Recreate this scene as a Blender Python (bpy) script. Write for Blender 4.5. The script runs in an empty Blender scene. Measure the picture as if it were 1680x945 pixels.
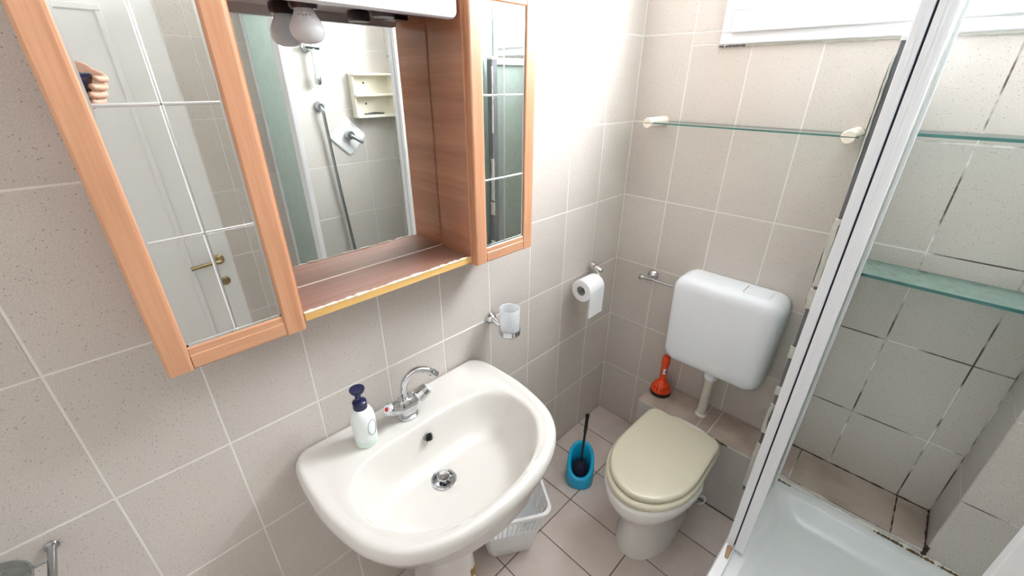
import bpy, bmesh, math, random
from mathutils import Vector, Matrix

random.seed(7)
sc = bpy.context.scene
C = sc.collection
PI = math.pi

# ------------------------------------------------------------------ camera
cam = bpy.data.cameras.new('camera')
cam.sensor_width = 36.0
cam.sensor_fit = 'HORIZONTAL'
cam.lens = 690.05 / 1680.0 * 36.0
cam.clip_start = 0.003
camo = bpy.data.objects.new('camera', cam)
CAM = Vector((0.95333, -1.66305, 1.64446))
CROT = (math.radians(63.8426), math.radians(-0.1498), math.radians(44.8744))
camo.location = CAM
camo.rotation_euler = CROT
C.objects.link(camo)
sc.camera = camo

# ------------------------------------------------------------------ world, light, exposure
W = bpy.data.worlds.new('overcast_sky')
sc.world = W
W.use_nodes = True
bg = W.node_tree.nodes['Background']
bg.inputs['Color'].default_value = (0.95, 0.965, 1.0, 1)
bg.inputs['Strength'].default_value = 20.0
pl = bpy.data.lights.new('window_back_offscreen', 'AREA')
pl.shape = 'RECTANGLE'
pl.size, pl.size_y = 0.96, 0.58
pl.cycles.is_portal = True
po = bpy.data.objects.new('window_back_offscreen', pl)
po.location = (0.79, 0.06, 2.05)
po.rotation_euler = (math.radians(-90), 0, 0)   # faces -y, into the room
C.objects.link(po)

sc.view_settings.view_transform = 'Standard'
sc.view_settings.look = 'None'
sc.view_settings.gamma = 1.0
sc.view_settings.use_curve_mapping = False
sc.view_settings.exposure = 1.82
sc.cycles.use_denoising = True
sc.cycles.max_bounces = 14
sc.cycles.diffuse_bounces = 8
sc.cycles.glossy_bounces = 8
sc.cycles.transparent_max_bounces = 16
sc.cycles.sample_clamp_indirect = 6.0
sc.cycles.caustics_reflective = False
sc.cycles.caustics_refractive = False


# ------------------------------------------------------------------ materials
def new_mat(name):
    m = bpy.data.materials.new(name)
    m.use_nodes = True
    nt = m.node_tree
    return m, nt, nt.nodes['Principled BSDF']


def N(nt, t, **kw):
    n = nt.nodes.new(t)
    for k, v in kw.items():
        setattr(n, k, v)
    return n


def mixc(nt, fac, a, b, blend='MIX'):
    n = nt.nodes.new('ShaderNodeMix')
    n.data_type = 'RGBA'
    n.blend_type = blend
    for key, v in ((0, fac), (6, a), (7, b)):
        if isinstance(v, (int, float)):
            n.inputs[key].default_value = v
        elif isinstance(v, tuple):
            n.inputs[key].default_value = v if len(v) == 4 else v + (1,)
        else:
            nt.links.new(v, n.inputs[key])
    return n.outputs[2]


def ramp(nt, src, stops):
    r = nt.nodes.new('ShaderNodeValToRGB')
    el = r.color_ramp.elements
    while len(el) < len(stops):
        el.new(0.5)
    for e, (p, c) in zip(el, stops):
        e.position = p
        e.color = (c, c, c, 1) if isinstance(c, (int, float)) else c + (1,)
    nt.links.new(src, r.inputs[0])
    return r.outputs[0]


def plain(name, col, rough=0.4, metal=0.0, var=0.06, scale=18.0, coat=0.0, spec=0.5, bump=0.0, bscale=200.0):
    m, nt, b = new_mat(name)
    g = N(nt, 'ShaderNodeNewGeometry')
    n = N(nt, 'ShaderNodeTexNoise')
    n.inputs['Scale'].default_value = scale
    n.inputs['Detail'].default_value = 4
    nt.links.new(g.outputs['Position'], n.inputs['Vector'])
    lo = tuple(c * (1 - var) for c in col)
    hi = tuple(min(1, c * (1 + var)) for c in col)
    nt.links.new(mixc(nt, n.outputs['Fac'], lo, hi), b.inputs['Base Color'])
    b.inputs['Roughness'].default_value = rough
    b.inputs['Metallic'].default_value = metal
    b.inputs['Coat Weight'].default_value = coat
    b.inputs['Coat Roughness'].default_value = 0.05
    b.inputs['Specular IOR Level'].default_value = spec
    if bump:
        n2 = N(nt, 'ShaderNodeTexNoise')
        n2.inputs['Scale'].default_value = bscale
        nt.links.new(g.outputs['Position'], n2.inputs['Vector'])
        bp = N(nt, 'ShaderNodeBump')
        bp.inputs['Strength'].default_value = bump
        bp.inputs['Distance'].default_value = 0.001
        nt.links.new(n2.outputs['Fac'], bp.inputs['Height'])
        nt.links.new(bp.outputs[0], b.inputs['Normal'])
    return m


def tile_mat(name, col, rough, dots=0.8, dirt=0.0):
    m, nt, b = new_mat(name)
    g = N(nt, 'ShaderNodeNewGeometry')
    oi = N(nt, 'ShaderNodeObjectInfo')
    # cloudy tone
    n = N(nt, 'ShaderNodeTexNoise')
    n.inputs['Scale'].default_value = 5.0
    n.inputs['Detail'].default_value = 3
    nt.links.new(g.outputs['Position'], n.inputs['Vector'])
    c1 = mixc(nt, n.outputs['Fac'], tuple(c * 0.93 for c in col), tuple(c * 1.06 for c in col))
    # tile to tile tone
    rv = ramp(nt, oi.outputs['Random'], [(0, 0.93), (1, 1.0)])
    c2 = mixc(nt, 1.0, c1, rv, 'MULTIPLY')
    # fine speckle
    n2 = N(nt, 'ShaderNodeTexNoise')
    n2.inputs['Scale'].default_value = 420
    n2.inputs['Detail'].default_value = 2
    nt.links.new(g.outputs['Position'], n2.inputs['Vector'])
    f2 = ramp(nt, n2.outputs['Fac'], [(0.3, 0.82), (0.62, 1.05)])
    c3 = mixc(nt, 0.8, c2, f2, 'MULTIPLY')
    # dark dots
    v = N(nt, 'ShaderNodeTexVoronoi')
    v.inputs['Scale'].default_value = 150
    nt.links.new(g.outputs['Position'], v.inputs['Vector'])
    d = ramp(nt, v.outputs['Distance'], [(0.13, 1.0), (0.24, 0.0)])
    sep = N(nt, 'ShaderNodeSeparateColor')
    nt.links.new(v.outputs['Color'], sep.inputs[0])
    pick = ramp(nt, sep.outputs[0], [(0.30, 1.0), (0.40, 0.0)])
    mm = N(nt, 'ShaderNodeMath', operation='MULTIPLY')
    nt.links.new(d, mm.inputs[0])
    nt.links.new(pick, mm.inputs[1])
    mm2 = N(nt, 'ShaderNodeMath', operation='MULTIPLY')
    nt.links.new(mm.outputs[0], mm2.inputs[0])
    mm2.inputs[1].default_value = dots
    c4 = mixc(nt, mm2.outputs[0], c3, tuple(c * 0.42 for c in col))
    if dirt:
        n3 = N(nt, 'ShaderNodeTexNoise')
        n3.inputs['Scale'].default_value = 9
        n3.inputs['Detail'].default_value = 6
        nt.links.new(g.outputs['Position'], n3.inputs['Vector'])
        f3 = ramp(nt, n3.outputs['Fac'], [(0.42, 0.0), (0.75, dirt)])
        c4 = mixc(nt, f3, c4, (col[0] * 0.5, col[1] * 0.42, col[2] * 0.34))
    nt.links.new(c4, b.inputs['Base Color'])
    b.inputs['Roughness'].default_value = rough
    bp = N(nt, 'ShaderNodeBump')
    bp.inputs['Strength'].default_value = 0.12
    bp.inputs['Distance'].default_value = 0.001
    nt.links.new(n2.outputs['Fac'], bp.inputs['Height'])
    nt.links.new(bp.outputs[0], b.inputs['Normal'])
    return m


def grout_mat(name, col, dark=None, xmin=None):
    m, nt, b = new_mat(name)
    g = N(nt, 'ShaderNodeNewGeometry')
    n = N(nt, 'ShaderNodeTexNoise')
    n.inputs['Scale'].default_value = 14
    n.inputs['Detail'].default_value = 5
    nt.links.new(g.outputs['Position'], n.inputs['Vector'])
    c = mixc(nt, n.outputs['Fac'], tuple(x * 0.86 for x in col), col)
    if dark:
        n2 = N(nt, 'ShaderNodeTexNoise')
        n2.inputs['Scale'].default_value = 7
        n2.inputs['Detail'].default_value = 4
        nt.links.new(g.outputs['Position'], n2.inputs['Vector'])
        f = ramp(nt, n2.outputs['Fac'], [(0.44, 1.0), (0.56, 0.0)])
        sx = N(nt, 'ShaderNodeSeparateXYZ')
        nt.links.new(g.outputs['Position'], sx.inputs[0])
        cmp_ = N(nt, 'ShaderNodeMath', operation='GREATER_THAN')
        nt.links.new(sx.outputs['X'], cmp_.inputs[0])
        cmp_.inputs[1].default_value = xmin
        mu = N(nt, 'ShaderNodeMath', operation='MULTIPLY')
        nt.links.new(f, mu.inputs[0])
        nt.links.new(cmp_.outputs[0], mu.inputs[1])
        c = mixc(nt, mu.outputs[0], c, dark)
    nt.links.new(c, b.inputs['Base Color'])
    b.inputs['Roughness'].default_value = 0.85
    return m


def wood_mat(name, dark, light, axis, rough=0.32, scale=1.0):
    m, nt, b = new_mat(name)
    g = N(nt, 'ShaderNodeNewGeometry')
    mp = N(nt, 'ShaderNodeMapping')
    s = [60.0 * scale] * 3
    s['xyz'.index(axis)] = 3.0 * scale
    mp.inputs['Scale'].default_value = s
    nt.links.new(g.outputs['Position'], mp.inputs['Vector'])
    n = N(nt, 'ShaderNodeTexNoise')
    n.inputs['Scale'].default_value = 1.0
    n.inputs['Detail'].default_value = 6
    n.inputs['Distortion'].default_value = 0.6
    nt.links.new(mp.outputs[0], n.inputs['Vector'])
    f = ramp(nt, n.outputs['Fac'], [(0.3, 0.0), (0.68, 1.0)])
    n2 = N(nt, 'ShaderNodeTexNoise')
    n2.inputs['Scale'].default_value = 4.0
    nt.links.new(mp.outputs[0], n2.inputs['Vector'])
    c = mixc(nt, f, dark, light)
    f2 = ramp(nt, n2.outputs['Fac'], [(0.3, 0.9), (0.7, 1.06)])
    nt.links.new(mixc(nt, 0.7, c, f2, 'MULTIPLY'), b.inputs['Base Color'])
    b.inputs['Roughness'].default_value = rough
    return m


def glass_sheet(name, tint, fres=1.45, rough=0.0, haze=0.0, hazecol=(1, 1, 1)):
    """thin pane: tinted pass-through plus a Fresnel mirror image, optional whitish film"""
    m, nt, b = new_mat(name)
    out = nt.nodes['Material Output']
    nt.nodes.remove(b)
    t = N(nt, 'ShaderNodeBsdfTransparent')
    t.inputs[0].default_value = tint + (1,)
    gl = N(nt, 'ShaderNodeBsdfGlossy')
    gl.inputs['Roughness'].default_value = rough
    fr = N(nt, 'ShaderNodeFresnel')
    fr.inputs[0].default_value = fres
    mx = N(nt, 'ShaderNodeMixShader')
    # a pane reflects on the face it is entered by; the far face only lets the light out
    gb = N(nt, 'ShaderNodeNewGeometry')
    inv = N(nt, 'ShaderNodeMath', operation='SUBTRACT')
    inv.inputs[0].default_value = 1.0
    nt.links.new(gb.outputs['Backfacing'], inv.inputs[1])
    mf = N(nt, 'ShaderNodeMath', operation='MULTIPLY')
    nt.links.new(fr.outputs[0], mf.inputs[0])
    nt.links.new(inv.outputs[0], mf.inputs[1])
    nt.links.new(mf.outputs[0], mx.inputs[0])
    src = t.outputs[0]
    if haze:
        df = N(nt, 'ShaderNodeBsdfDiffuse')
        df.inputs[0].default_value = hazecol + (1,)
        tr = N(nt, 'ShaderNodeBsdfTranslucent')
        tr.inputs[0].default_value = hazecol + (1,)
        m2 = N(nt, 'ShaderNodeMixShader')
        m2.inputs[0].default_value = 0.5
        nt.links.new(df.outputs[0], m2.inputs[1])
        nt.links.new(tr.outputs[0], m2.inputs[2])
        m1 = N(nt, 'ShaderNodeMixShader')
        g = N(nt, 'ShaderNodeNewGeometry')
        no = N(nt, 'ShaderNodeTexNoise')
        no.inputs['Scale'].default_value = 30
        nt.links.new(g.outputs['Position'], no.inputs['Vector'])
        f = ramp(nt, no.outputs['Fac'], [(0.2, max(0, haze - 0.06)), (0.8, min(1, haze + 0.06))])
        nt.links.new(f, m1.inputs[0])
        nt.links.new(t.outputs[0], m1.inputs[1])
        nt.links.new(m2.outputs[0], m1.inputs[2])
        src = m1.outputs[0]
    nt.links.new(src, mx.inputs[1])
    nt.links.new(gl.outputs[0], mx.inputs[2])
    nt.links.new(mx.outputs[0], out.inputs['Surface'])
    return m


TILE = tile_mat('beige_speckled_tile', (0.625, 0.578, 0.538), 0.2)
TILE_F = tile_mat('brown_grey_floor_tile', (0.64, 0.56, 0.52), 0.3, dots=0.3, dirt=0.25)
TILE_L = tile_mat('brown_ledge_tile', (0.46, 0.385, 0.335), 0.35, dots=0.3, dirt=0.6)
TILE_LF = tile_mat('pale_ledge_tile', (0.625, 0.60, 0.575), 0.3, dots=0.25, dirt=0.15)
GROUT = grout_mat('pale_grout', (0.80, 0.78, 0.75))
GROUT_B = grout_mat('pale_grout_mouldy_in_shower', (0.80, 0.78, 0.74), (0.10, 0.075, 0.055), 0.84)
GROUT_F = grout_mat('dark_floor_grout', (0.14, 0.115, 0.10))
PLASTER = plain('white_ceiling_paint', (0.78, 0.77, 0.75), 0.9)
CERAMIC = plain('cream_white_ceramic', (0.70, 0.68, 0.65), 0.12, var=0.015, coat=0.4)
CERAMIC_W = plain('white_ceramic', (0.72, 0.705, 0.68), 0.10, var=0.015, coat=0.4)
SEAT = plain('yellowed_cream_plastic', (0.56, 0.525, 0.41), 0.28, var=0.03)
PLASTIC_W = plain('cold_white_plastic', (0.84, 0.88, 0.94), 0.22, var=0.02)
PLASTIC_B = plain('white_basket_plastic', (0.80, 0.81, 0.82), 0.4, var=0.02)
PVC = plain('white_pvc', (0.76, 0.77, 0.79), 0.3, var=0.02)
ALU = plain('white_lacquered_aluminium', (0.78, 0.80, 0.83), 0.25, var=0.03)
RUBBER = plain('dark_blue_rubber_seal', (0.02, 0.02, 0.05), 0.6)
ADHES = plain('dark_grey_adhesive', (0.16, 0.165, 0.18), 0.7, var=0.25, scale=40, bump=0.6)
SILIC = plain('torn_white_silicone', (0.66, 0.66, 0.61), 0.5, var=0.12, scale=60, bump=0.5)
MOULD = plain('black_brown_mould', (0.045, 0.03, 0.02), 0.8, var=0.5, scale=60)
CHROME = plain('chrome', (0.62, 0.63, 0.65), 0.08, metal=1.0, var=0.04)
CHROME_D = plain('worn_chrome', (0.42, 0.43, 0.45), 0.2, metal=1.0, var=0.12, scale=60)
BRASS = plain('aged_brass', (0.42, 0.34, 0.18), 0.3, metal=1.0, var=0.15, scale=50)
MIRROR = plain('silver_mirror', (0.90, 0.92, 0.91), 0.0, metal=1.0, var=0.003)
BEVEL = plain('cut_mirror_groove', (0.93, 0.94, 0.95), 0.22, metal=1.0, var=0.01)
WOOD_V = wood_mat('orange_alder_upright', (0.49, 0.235, 0.13), (0.58, 0.305, 0.18), 'z', 0.3)
WOOD_H = wood_mat('orange_alder_cross', (0.50, 0.245, 0.135), (0.59, 0.315, 0.19), 'y', 0.3)
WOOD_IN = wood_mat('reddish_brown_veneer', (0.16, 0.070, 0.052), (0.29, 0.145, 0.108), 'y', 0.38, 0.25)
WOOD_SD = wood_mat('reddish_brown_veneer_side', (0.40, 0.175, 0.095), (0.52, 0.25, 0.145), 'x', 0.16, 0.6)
EDGE = wood_mat('yellow_edge_band', (0.58, 0.33, 0.09), (0.74, 0.47, 0.17), 'y', 0.35)
CHIP = plain('flaking_white_edge_glue', (0.78, 0.70, 0.60), 0.7, var=0.1, scale=120)
GLASS = glass_sheet('clear_window_glass', (0.97, 0.985, 0.98))
SHELFG = glass_sheet('green_tinted_shelf_glass', (0.93, 0.975, 0.965), haze=0.06, hazecol=(0.6, 0.72, 0.68))
SHELFE = plain('dark_teal_glass_edge', (0.05, 0.17, 0.155), 0.12, var=0.2, scale=30)
FROST = glass_sheet('frosted_shower_pane', (0.62, 0.68, 0.65), rough=0.25, haze=0.82, hazecol=(0.50, 0.57, 0.535))
TUMBG = glass_sheet('frosted_tumbler_glass', (0.9, 0.92, 0.93), rough=0.15, haze=0.72, hazecol=(0.88, 0.90, 0.92))
BOTTLE = plain('translucent_white_bottle', (0.80, 0.85, 0.86), 0.3, var=0.02)
BOTTLE_L = plain('pale_green_soap_layer', (0.70, 0.82, 0.76), 0.3, var=0.02)
NAVY = plain('navy_plastic', (0.012, 0.016, 0.07), 0.22)
RED = plain('red_enamel', (0.55, 0.03, 0.02), 0.35)
ORANGE = plain('orange_red_plastic', (0.74, 0.066, 0.012), 0.3, var=0.05)
BLACKP = plain('black_rubber', (0.012, 0.012, 0.014), 0.4)
TURQ = plain('turquoise_plastic', (0.006, 0.40, 0.68), 0.22, var=0.03)
BRISTLE = plain('dark_blue_bristle', (0.008, 0.008, 0.04), 0.8, var=0.5, scale=300)
PAPER = plain('white_tissue_paper', (0.84, 0.85, 0.88), 0.9, var=0.02, bump=0.3, bscale=500)
CARD = plain('grey_cardboard_core', (0.40, 0.40, 0.42), 0.9)
CREAM = plain('cream_plastic', (0.78, 0.735, 0.63), 0.3, var=0.02)
DOORW = plain('white_door_paint', (0.80, 0.80, 0.79), 0.3, var=0.02)
SKIN = plain('skin', (0.62, 0.36, 0.26), 0.5, var=0.08, scale=40)
SLEEVE = plain('dark_sleeve_cloth', (0.03, 0.035, 0.06), 0.9, bump=0.5)
PHONE = plain('dark_blue_phone', (0.012, 0.016, 0.04), 0.15)
BROWN = plain('brown_tape_residue', (0.33, 0.19, 0.08), 0.7, var=0.3, scale=60)
BULB = glass_sheet('opal_bulb_glass', (0.9, 0.9, 0.9), haze=0.93, hazecol=(0.90, 0.91, 0.93))
SOCKET = plain('dark_maroon_bakelite', (0.035, 0.018, 0.025), 0.3)
GREYM = plain('grey_print', (0.25, 0.27, 0.3), 0.6)

# ------------------------------------------------------------------ mesh helpers
WL = {}


def link(o, parent=None, loc=(0, 0, 0)):
    C.objects.link(o)
    o.location = loc
    WL[o.name] = Vector(loc)
    if parent is not None:
        o.parent = parent
        o.matrix_parent_inverse = Matrix.Translation(-WL[parent.name])
    return o


def empty(name, loc):
    o = bpy.data.objects.new(name, None)
    o.empty_display_size = 0.05
    return link(o, None, loc)


def tag(o, label=None, cat=None, group=None, kind=None):
    if label:
        o['label'] = label
    if cat:
        o['category'] = cat
    if group:
        o['group'] = group
    if kind:
        o['kind'] = kind
    return o


def thing(name, label, cat, loc, group=None):
    return tag(empty(name, loc), label, cat, group)


def obj(name, bm, mat, parent=None, smooth=False, recalc=True, angle=40):
    if recalc:
        bmesh.ops.recalc_face_normals(bm, faces=bm.faces[:])
    lo = Vector((1e9,) * 3)
    hi = -lo
    for v in bm.verts:
        for i in range(3):
            lo[i] = min(lo[i], v.co[i])
            hi[i] = max(hi[i], v.co[i])
    c = (lo + hi) / 2
    bmesh.ops.translate(bm, vec=-c, verts=bm.verts[:])
    me = bpy.data.meshes.new(name)
    if smooth:
        for f in bm.faces:
            f.smooth = True
        ca = math.radians(angle)
        for e in bm.edges:
            if len(e.link_faces) == 2 and e.calc_face_angle(0) > ca:
                e.smooth = False
    bm.to_mesh(me)
    bm.free()
    for m in (mat if isinstance(mat, (list, tuple)) else [mat]):
        me.materials.append(m)
    return link(bpy.data.objects.new(name, me), parent, c)


def nb():
    return bmesh.new()


def box(bm, x0, x1, y0, y1, z0, z1, mi=0):
    vs = [bm.verts.new((x, y, z)) for x in (x0, x1) for y in (y0, y1) for z in (z0, z1)]
    fs = []
    for a, b, c, d in ((0, 1, 3, 2), (4, 6, 7, 5), (0, 4, 5, 1), (2, 3, 7, 6), (0, 2, 6, 4), (1, 5, 7, 3)):
        f = bm.faces.new((vs[a], vs[b], vs[c], vs[d]))
        f.material_index = mi
        fs.append(f)
    return vs, fs


def bbox(x0, x1, y0, y1, z0, z1, r=0.002, seg=2):
    bm = nb()
    box(bm, min(x0, x1), max(x0, x1), min(y0, y1), max(y0, y1), min(z0, z1), max(z0, z1))
    bmesh.ops.bevel(bm, geom=bm.edges[:], offset=r, segments=seg, profile=0.5, affect='EDGES')
    return bm


def tube(bm, pts, rad, n=12, caps=True, mi=0):
    pts = [Vector(p) for p in pts]
    if isinstance(rad, (int, float)):
        rad = [rad] * len(pts)
    tans = []
    for i in range(len(pts)):
        a = pts[max(i - 1, 0)]
        b = pts[min(i + 1, len(pts) - 1)]
        tans.append((b - a).normalized())
    t0 = tans[0]
    ref = Vector((0, 0, 1)) if abs(t0.z) < 0.9 else Vector((1, 0, 0))
    u = t0.cross(ref).normalized()
    rings = []
    for i, p in enumerate(pts):
        t = tans[i]
        u = (u - t * u.dot(t)).normalized()
        v = t.cross(u)
        rings.append([bm.verts.new(p + (u * math.cos(2 * PI * k / n) + v * math.sin(2 * PI * k / n)) * rad[i]) for k in range(n)])
    for a, b in zip(rings, rings[1:]):
        for k in range(n):
            f = bm.faces.new((a[k], a[(k + 1) % n], b[(k + 1) % n], b[k]))
            f.material_index = mi
    if caps:
        f = bm.faces.new(rings[0][::-1]); f.material_index = mi
        f = bm.faces.new(rings[-1]); f.material_index = mi
    return rings


def loft(bm, rings, cap0=True, cap1=True, mi=0):
    rr = [[bm.verts.new(p) for p in r] for r in rings]
    n = len(rr[0])
    for a, b in zip(rr, rr[1:]):
        for k in range(n):
            f = bm.faces.new((a[k], a[(k + 1) % n], b[(k + 1) % n], b[k]))
            f.material_index = mi
    if cap0:
        f = bm.faces.new(rr[0][::-1]); f.material_index = mi
    if cap1:
        f = bm.faces.new(rr[-1]); f.material_index = mi
    return rr


def lathe(bm, prof, origin, axis=(0, 0, 1), n=24, mi=0):
    """prof: (radius, height along axis) from bottom to top"""
    ax = Vector(axis).normalized()
    ref = Vector((0, 0, 1)) if abs(ax.z) < 0.9 else Vector((1, 0, 0))
    u = ax.cross(ref).normalized()
    v = ax.cross(u)
    o = Vector(origin)
    rings = [[o + ax * h + (u * math.cos(2 * PI * k / n) + v * math.sin(2 * PI * k / n)) * max(r, 1e-4) for k in range(n)] for r, h in prof]
    loft(bm, rings, mi=mi)


def rrect(cx, cy, hx, hy, r, n=6):
    """rounded rectangle outline, counter-clockwise"""
    pts = []
    for sx, sy, a0 in ((1, 1, 0), (-1, 1, PI / 2), (-1, -1, PI), (1, -1, 3 * PI / 2)):
        for k in range(n + 1):
            a = a0 + (PI / 2) * k / n
            pts.append((cx + sx * (hx - r) + r * math.cos(a), cy + sy * (hy - r) + r * math.sin(a)))
    return pts


def catmull(pts, seg=6):
    P = [Vector(p) for p in pts]
    out = []
    for i in range(len(P) - 1):
        a = P[max(i - 1, 0)]; b = P[i]; c = P[i + 1]; d = P[min(i + 2, len(P) - 1)]
        for k in range(seg):
            t = k / seg
            out.append(0.5 * ((2 * b) + (c - a) * t + (2 * a - 5 * b + 4 * c - d) * t * t + (3 * b - a - 3 * c + d) * t ** 3))
    out.append(P[-1])
    return out


def carve(o, cut):
    """cut the closed bmesh CUT (world coordinates) out of object O for good"""
    bmesh.ops.recalc_face_normals(cut, faces=cut.faces[:])
    me = bpy.data.meshes.new('cutter')
    bmesh.ops.translate(cut, vec=-WL[o.name], verts=cut.verts[:])
    cut.to_mesh(me)
    cut.free()
    co = bpy.data.objects.new('cutter', me)
    C.objects.link(co)
    par, inv = o.parent, o.matrix_parent_inverse.copy()
    loc = o.location.copy()
    o.parent = None
    o.location = (0, 0, 0)
    md = o.modifiers.new('carve', 'BOOLEAN')
    md.operation = 'DIFFERENCE'
    md.solver = 'EXACT'
    md.object = co
    bpy.context.view_layer.update()
    dg = bpy.context.evaluated_depsgraph_get()
    new = bpy.data.meshes.new_from_object(o.evaluated_get(dg))
    o.modifiers.remove(md)
    o.data = new
    o.location = loc
    o.parent = par
    o.matrix_parent_inverse = inv
    bpy.data.objects.remove(co)
    bpy.data.meshes.remove(me)


# ------------------------------------------------------------------ tiles
TW, TH = 0.20129, 0.30
_tile_cache = {}


def tile_mesh(w, h, orient, mat):
    key = (round(w, 4), round(h, 4), orient, mat.name)
    if key in _tile_cache:
        return _tile_cache[key]
    bm = nb()
    rings = []
    for ins, d in ((0.0, -0.007), (0.0, -0.0012), (0.0012, 0.0)):
        r = []
        for sa, sb in ((-1, -1), (1, -1), (1, 1), (-1, 1)):
            a, b = sa * (w / 2 - ins), sb * (h / 2 - ins)
            r.append({'x+': (d, a, b), 'x-': (-d, a, b), 'y-': (a, -d, b), 'z+': (a, b, d)}[orient])
        rings.append(r)
    loft(bm, rings)
    bmesh.ops.recalc_face_normals(bm, faces=bm.faces[:])
    me = bpy.data.meshes.new('tile')
    bm.to_mesh(me)
    bm.free()
    me.materials.append(mat)
    _tile_cache[key] = me
    return me


def minus(r, hole):
    a0, a1, b0, b1 = r
    h0, h1, g0, g1 = hole
    if h0 >= a1 or h1 <= a0 or g0 >= b1 or g1 <= b0:
        return [r]
    out = []
    if b0 < g0:
        out.append((a0, a1, b0, g0))
    if b1 > g1:
        out.append((a0, a1, g1, b1))
    lo, hi = max(b0, g0), min(b1, g1)
    if a0 < h0:
        out.append((a0, h0, lo, hi))
    if a1 > h1:
        out.append((h1, a1, lo, hi))
    return out


def lay(parent, orient, plane, acuts, bcuts, mat, hole=None, skip=None, gap=0.0030):
    for a0, a1 in zip(acuts, acuts[1:]):
        for b0, b1 in zip(bcuts, bcuts[1:]):
            rects = [(a0, a1, b0, b1)]
            if hole:
                rects = minus(rects[0], hole)
            for r in rects:
                w, h = r[1] - r[0] - gap, r[3] - r[2] - gap
                if w < 0.008 or h < 0.008:
                    continue
                ca, cb = (r[0] + r[1]) / 2, (r[2] + r[3]) / 2
                if skip and skip(ca, cb):
                    continue
                off = random.uniform(-0.0004, 0.0)
                loc = {'x+': (plane + off, ca, cb), 'x-': (plane - off, ca, cb), 'y-': (ca, plane - off, cb), 'z+': (ca, cb, plane + off)}[orient]
                link(bpy.data.objects.new('tile', tile_mesh(w, h, orient, mat)), parent, loc)


RX, RY, RZ = 1.60, -2.30, 2.40       # right wall, front wall (behind camera), ceiling
PX, PY, LZ = 1.289, -0.19, 0.348     # pier edge, pier/ledge front, ledge top
WX0, WX1, WZ0, WZ1 = 0.302, 1.284, 1.762, 2.36
rows = [TH * k for k in range(9)]

# sink wall
bm = nb(); box(bm, -0.08, -0.0009, RY - 0.08, 0.08, -0.05, RZ)
wall_left = tag(obj('wall_left', bm, GROUT), 'speckled beige tiled wall behind the basin and mirror cabinet', kind='structure')
ay = [RY] + sorted(-(0.2058 + TW * i) for i in range(0, 11)) + [0.0]
ay = [a for a in ay if a >= RY]
lay(wall_left, 'x+', 0.0, ay, rows, TILE)

# back wall with the window opening
bm = nb()
box(bm, -0.08, WX0, 0.0009, 0.08, -0.05, RZ)
box(bm, WX1, RX + 0.08, 0.0009, 0.08, -0.05, RZ)
box(bm, WX0, WX1, 0.0009, 0.08, -0.05, WZ0)
box(bm, WX0, WX1, 0.0009, 0.08, WZ1, RZ)
wall_back = tag(obj('wall_back', bm, GROUT_B), 'speckled beige tiled wall behind the toilet and shower', kind='structure')
bx = [0.0] + [0.1963 + TW * i for i in range(6)] + [PX]
lay(wall_back, 'y-', 0.0, bx, rows, TILE, hole=(WX0 - 0.001, WX1 + 0.001, WZ0 - 0.001, WZ1 + 0.001),
    skip=lambda a, b: False)

# pier in the shower corner
bm = nb(); box(bm, PX + 0.0014, RX + 0.01, PY + 0.0014, 0.0, 0.0, RZ)
pier = tag(obj('wall_pier', bm, GROUT_B), 'beige tiled wall pier in the shower corner', kind='structure')
prow = [0.0, 0.276, 0.576, 0.876, 1.176, 1.476, 1.776, 2.076, 2.376, RZ]
lay(pier, 'y-', PY, [PX, 1.49, RX], prow, TILE)
lay(pier, 'x-', PX, [PY, 0.0], prow, TILE)

# right wall with the door opening
DY0, DY1, DZ = -2.07, -1.285, 2.03
bm = nb()
box(bm, RX + 0.0014, RX + 0.08, DY1, PY + 0.01, -0.05, RZ)
box(bm, RX + 0.0014, RX + 0.08, RY - 0.08, DY0, -0.05, RZ)
box(bm, RX + 0.0014, RX + 0.08, DY0, DY1, DZ, RZ)
wall_right = tag(obj('wall_right', bm, GROUT), 'beige tiled wall with the shower fittings and entry door', kind='structure')
ry = [RY + 0.0] + [PY - TW * i for i in range(10, -1, -1)]
lay(wall_right, 'x-', RX, ry, rows, TILE, hole=(DY0 - 0.001, DY1 + 0.001, -0.01, DZ + 0.001))

bm = nb(); box(bm, -0.08, RX + 0.08, RY - 0.08, RY, -0.05, RZ)
tag(obj('wall_front', bm, PLASTER), 'plain pale wall opposite the window', kind='structure')
bm = nb(); box(bm, -0.08, RX + 0.08, RY - 0.08, 0.08, RZ, RZ + 0.06)
tag(obj('ceiling', bm, PLASTER), 'white painted ceiling', kind='structure')

# floor
bm = nb(); box(bm, -0.08, RX + 0.08, RY - 0.08, 0.08, -0.06, -0.0016)
floor = tag(obj('floor', bm, GROUT_F), 'brown grey tiled floor with dark joints', kind='structure')
fx = [0.0, 0.257, 0.557, 0.857, 1.157, 1.457, RX]
fy = [RY] + [-0.195 - 0.2 * i for i in range(10, -1, -1)] + [0.0]
TRX, TRY, TRZ = 0.838, -0.945, 0.325
lay(floor, 'z+', 0.0, fx, fy, TILE_F, gap=0.004,
    skip=lambda a, b: (a > TRX + 0.12 and b > TRY + 0.05) or (a > 0.557 and b > PY))

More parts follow.
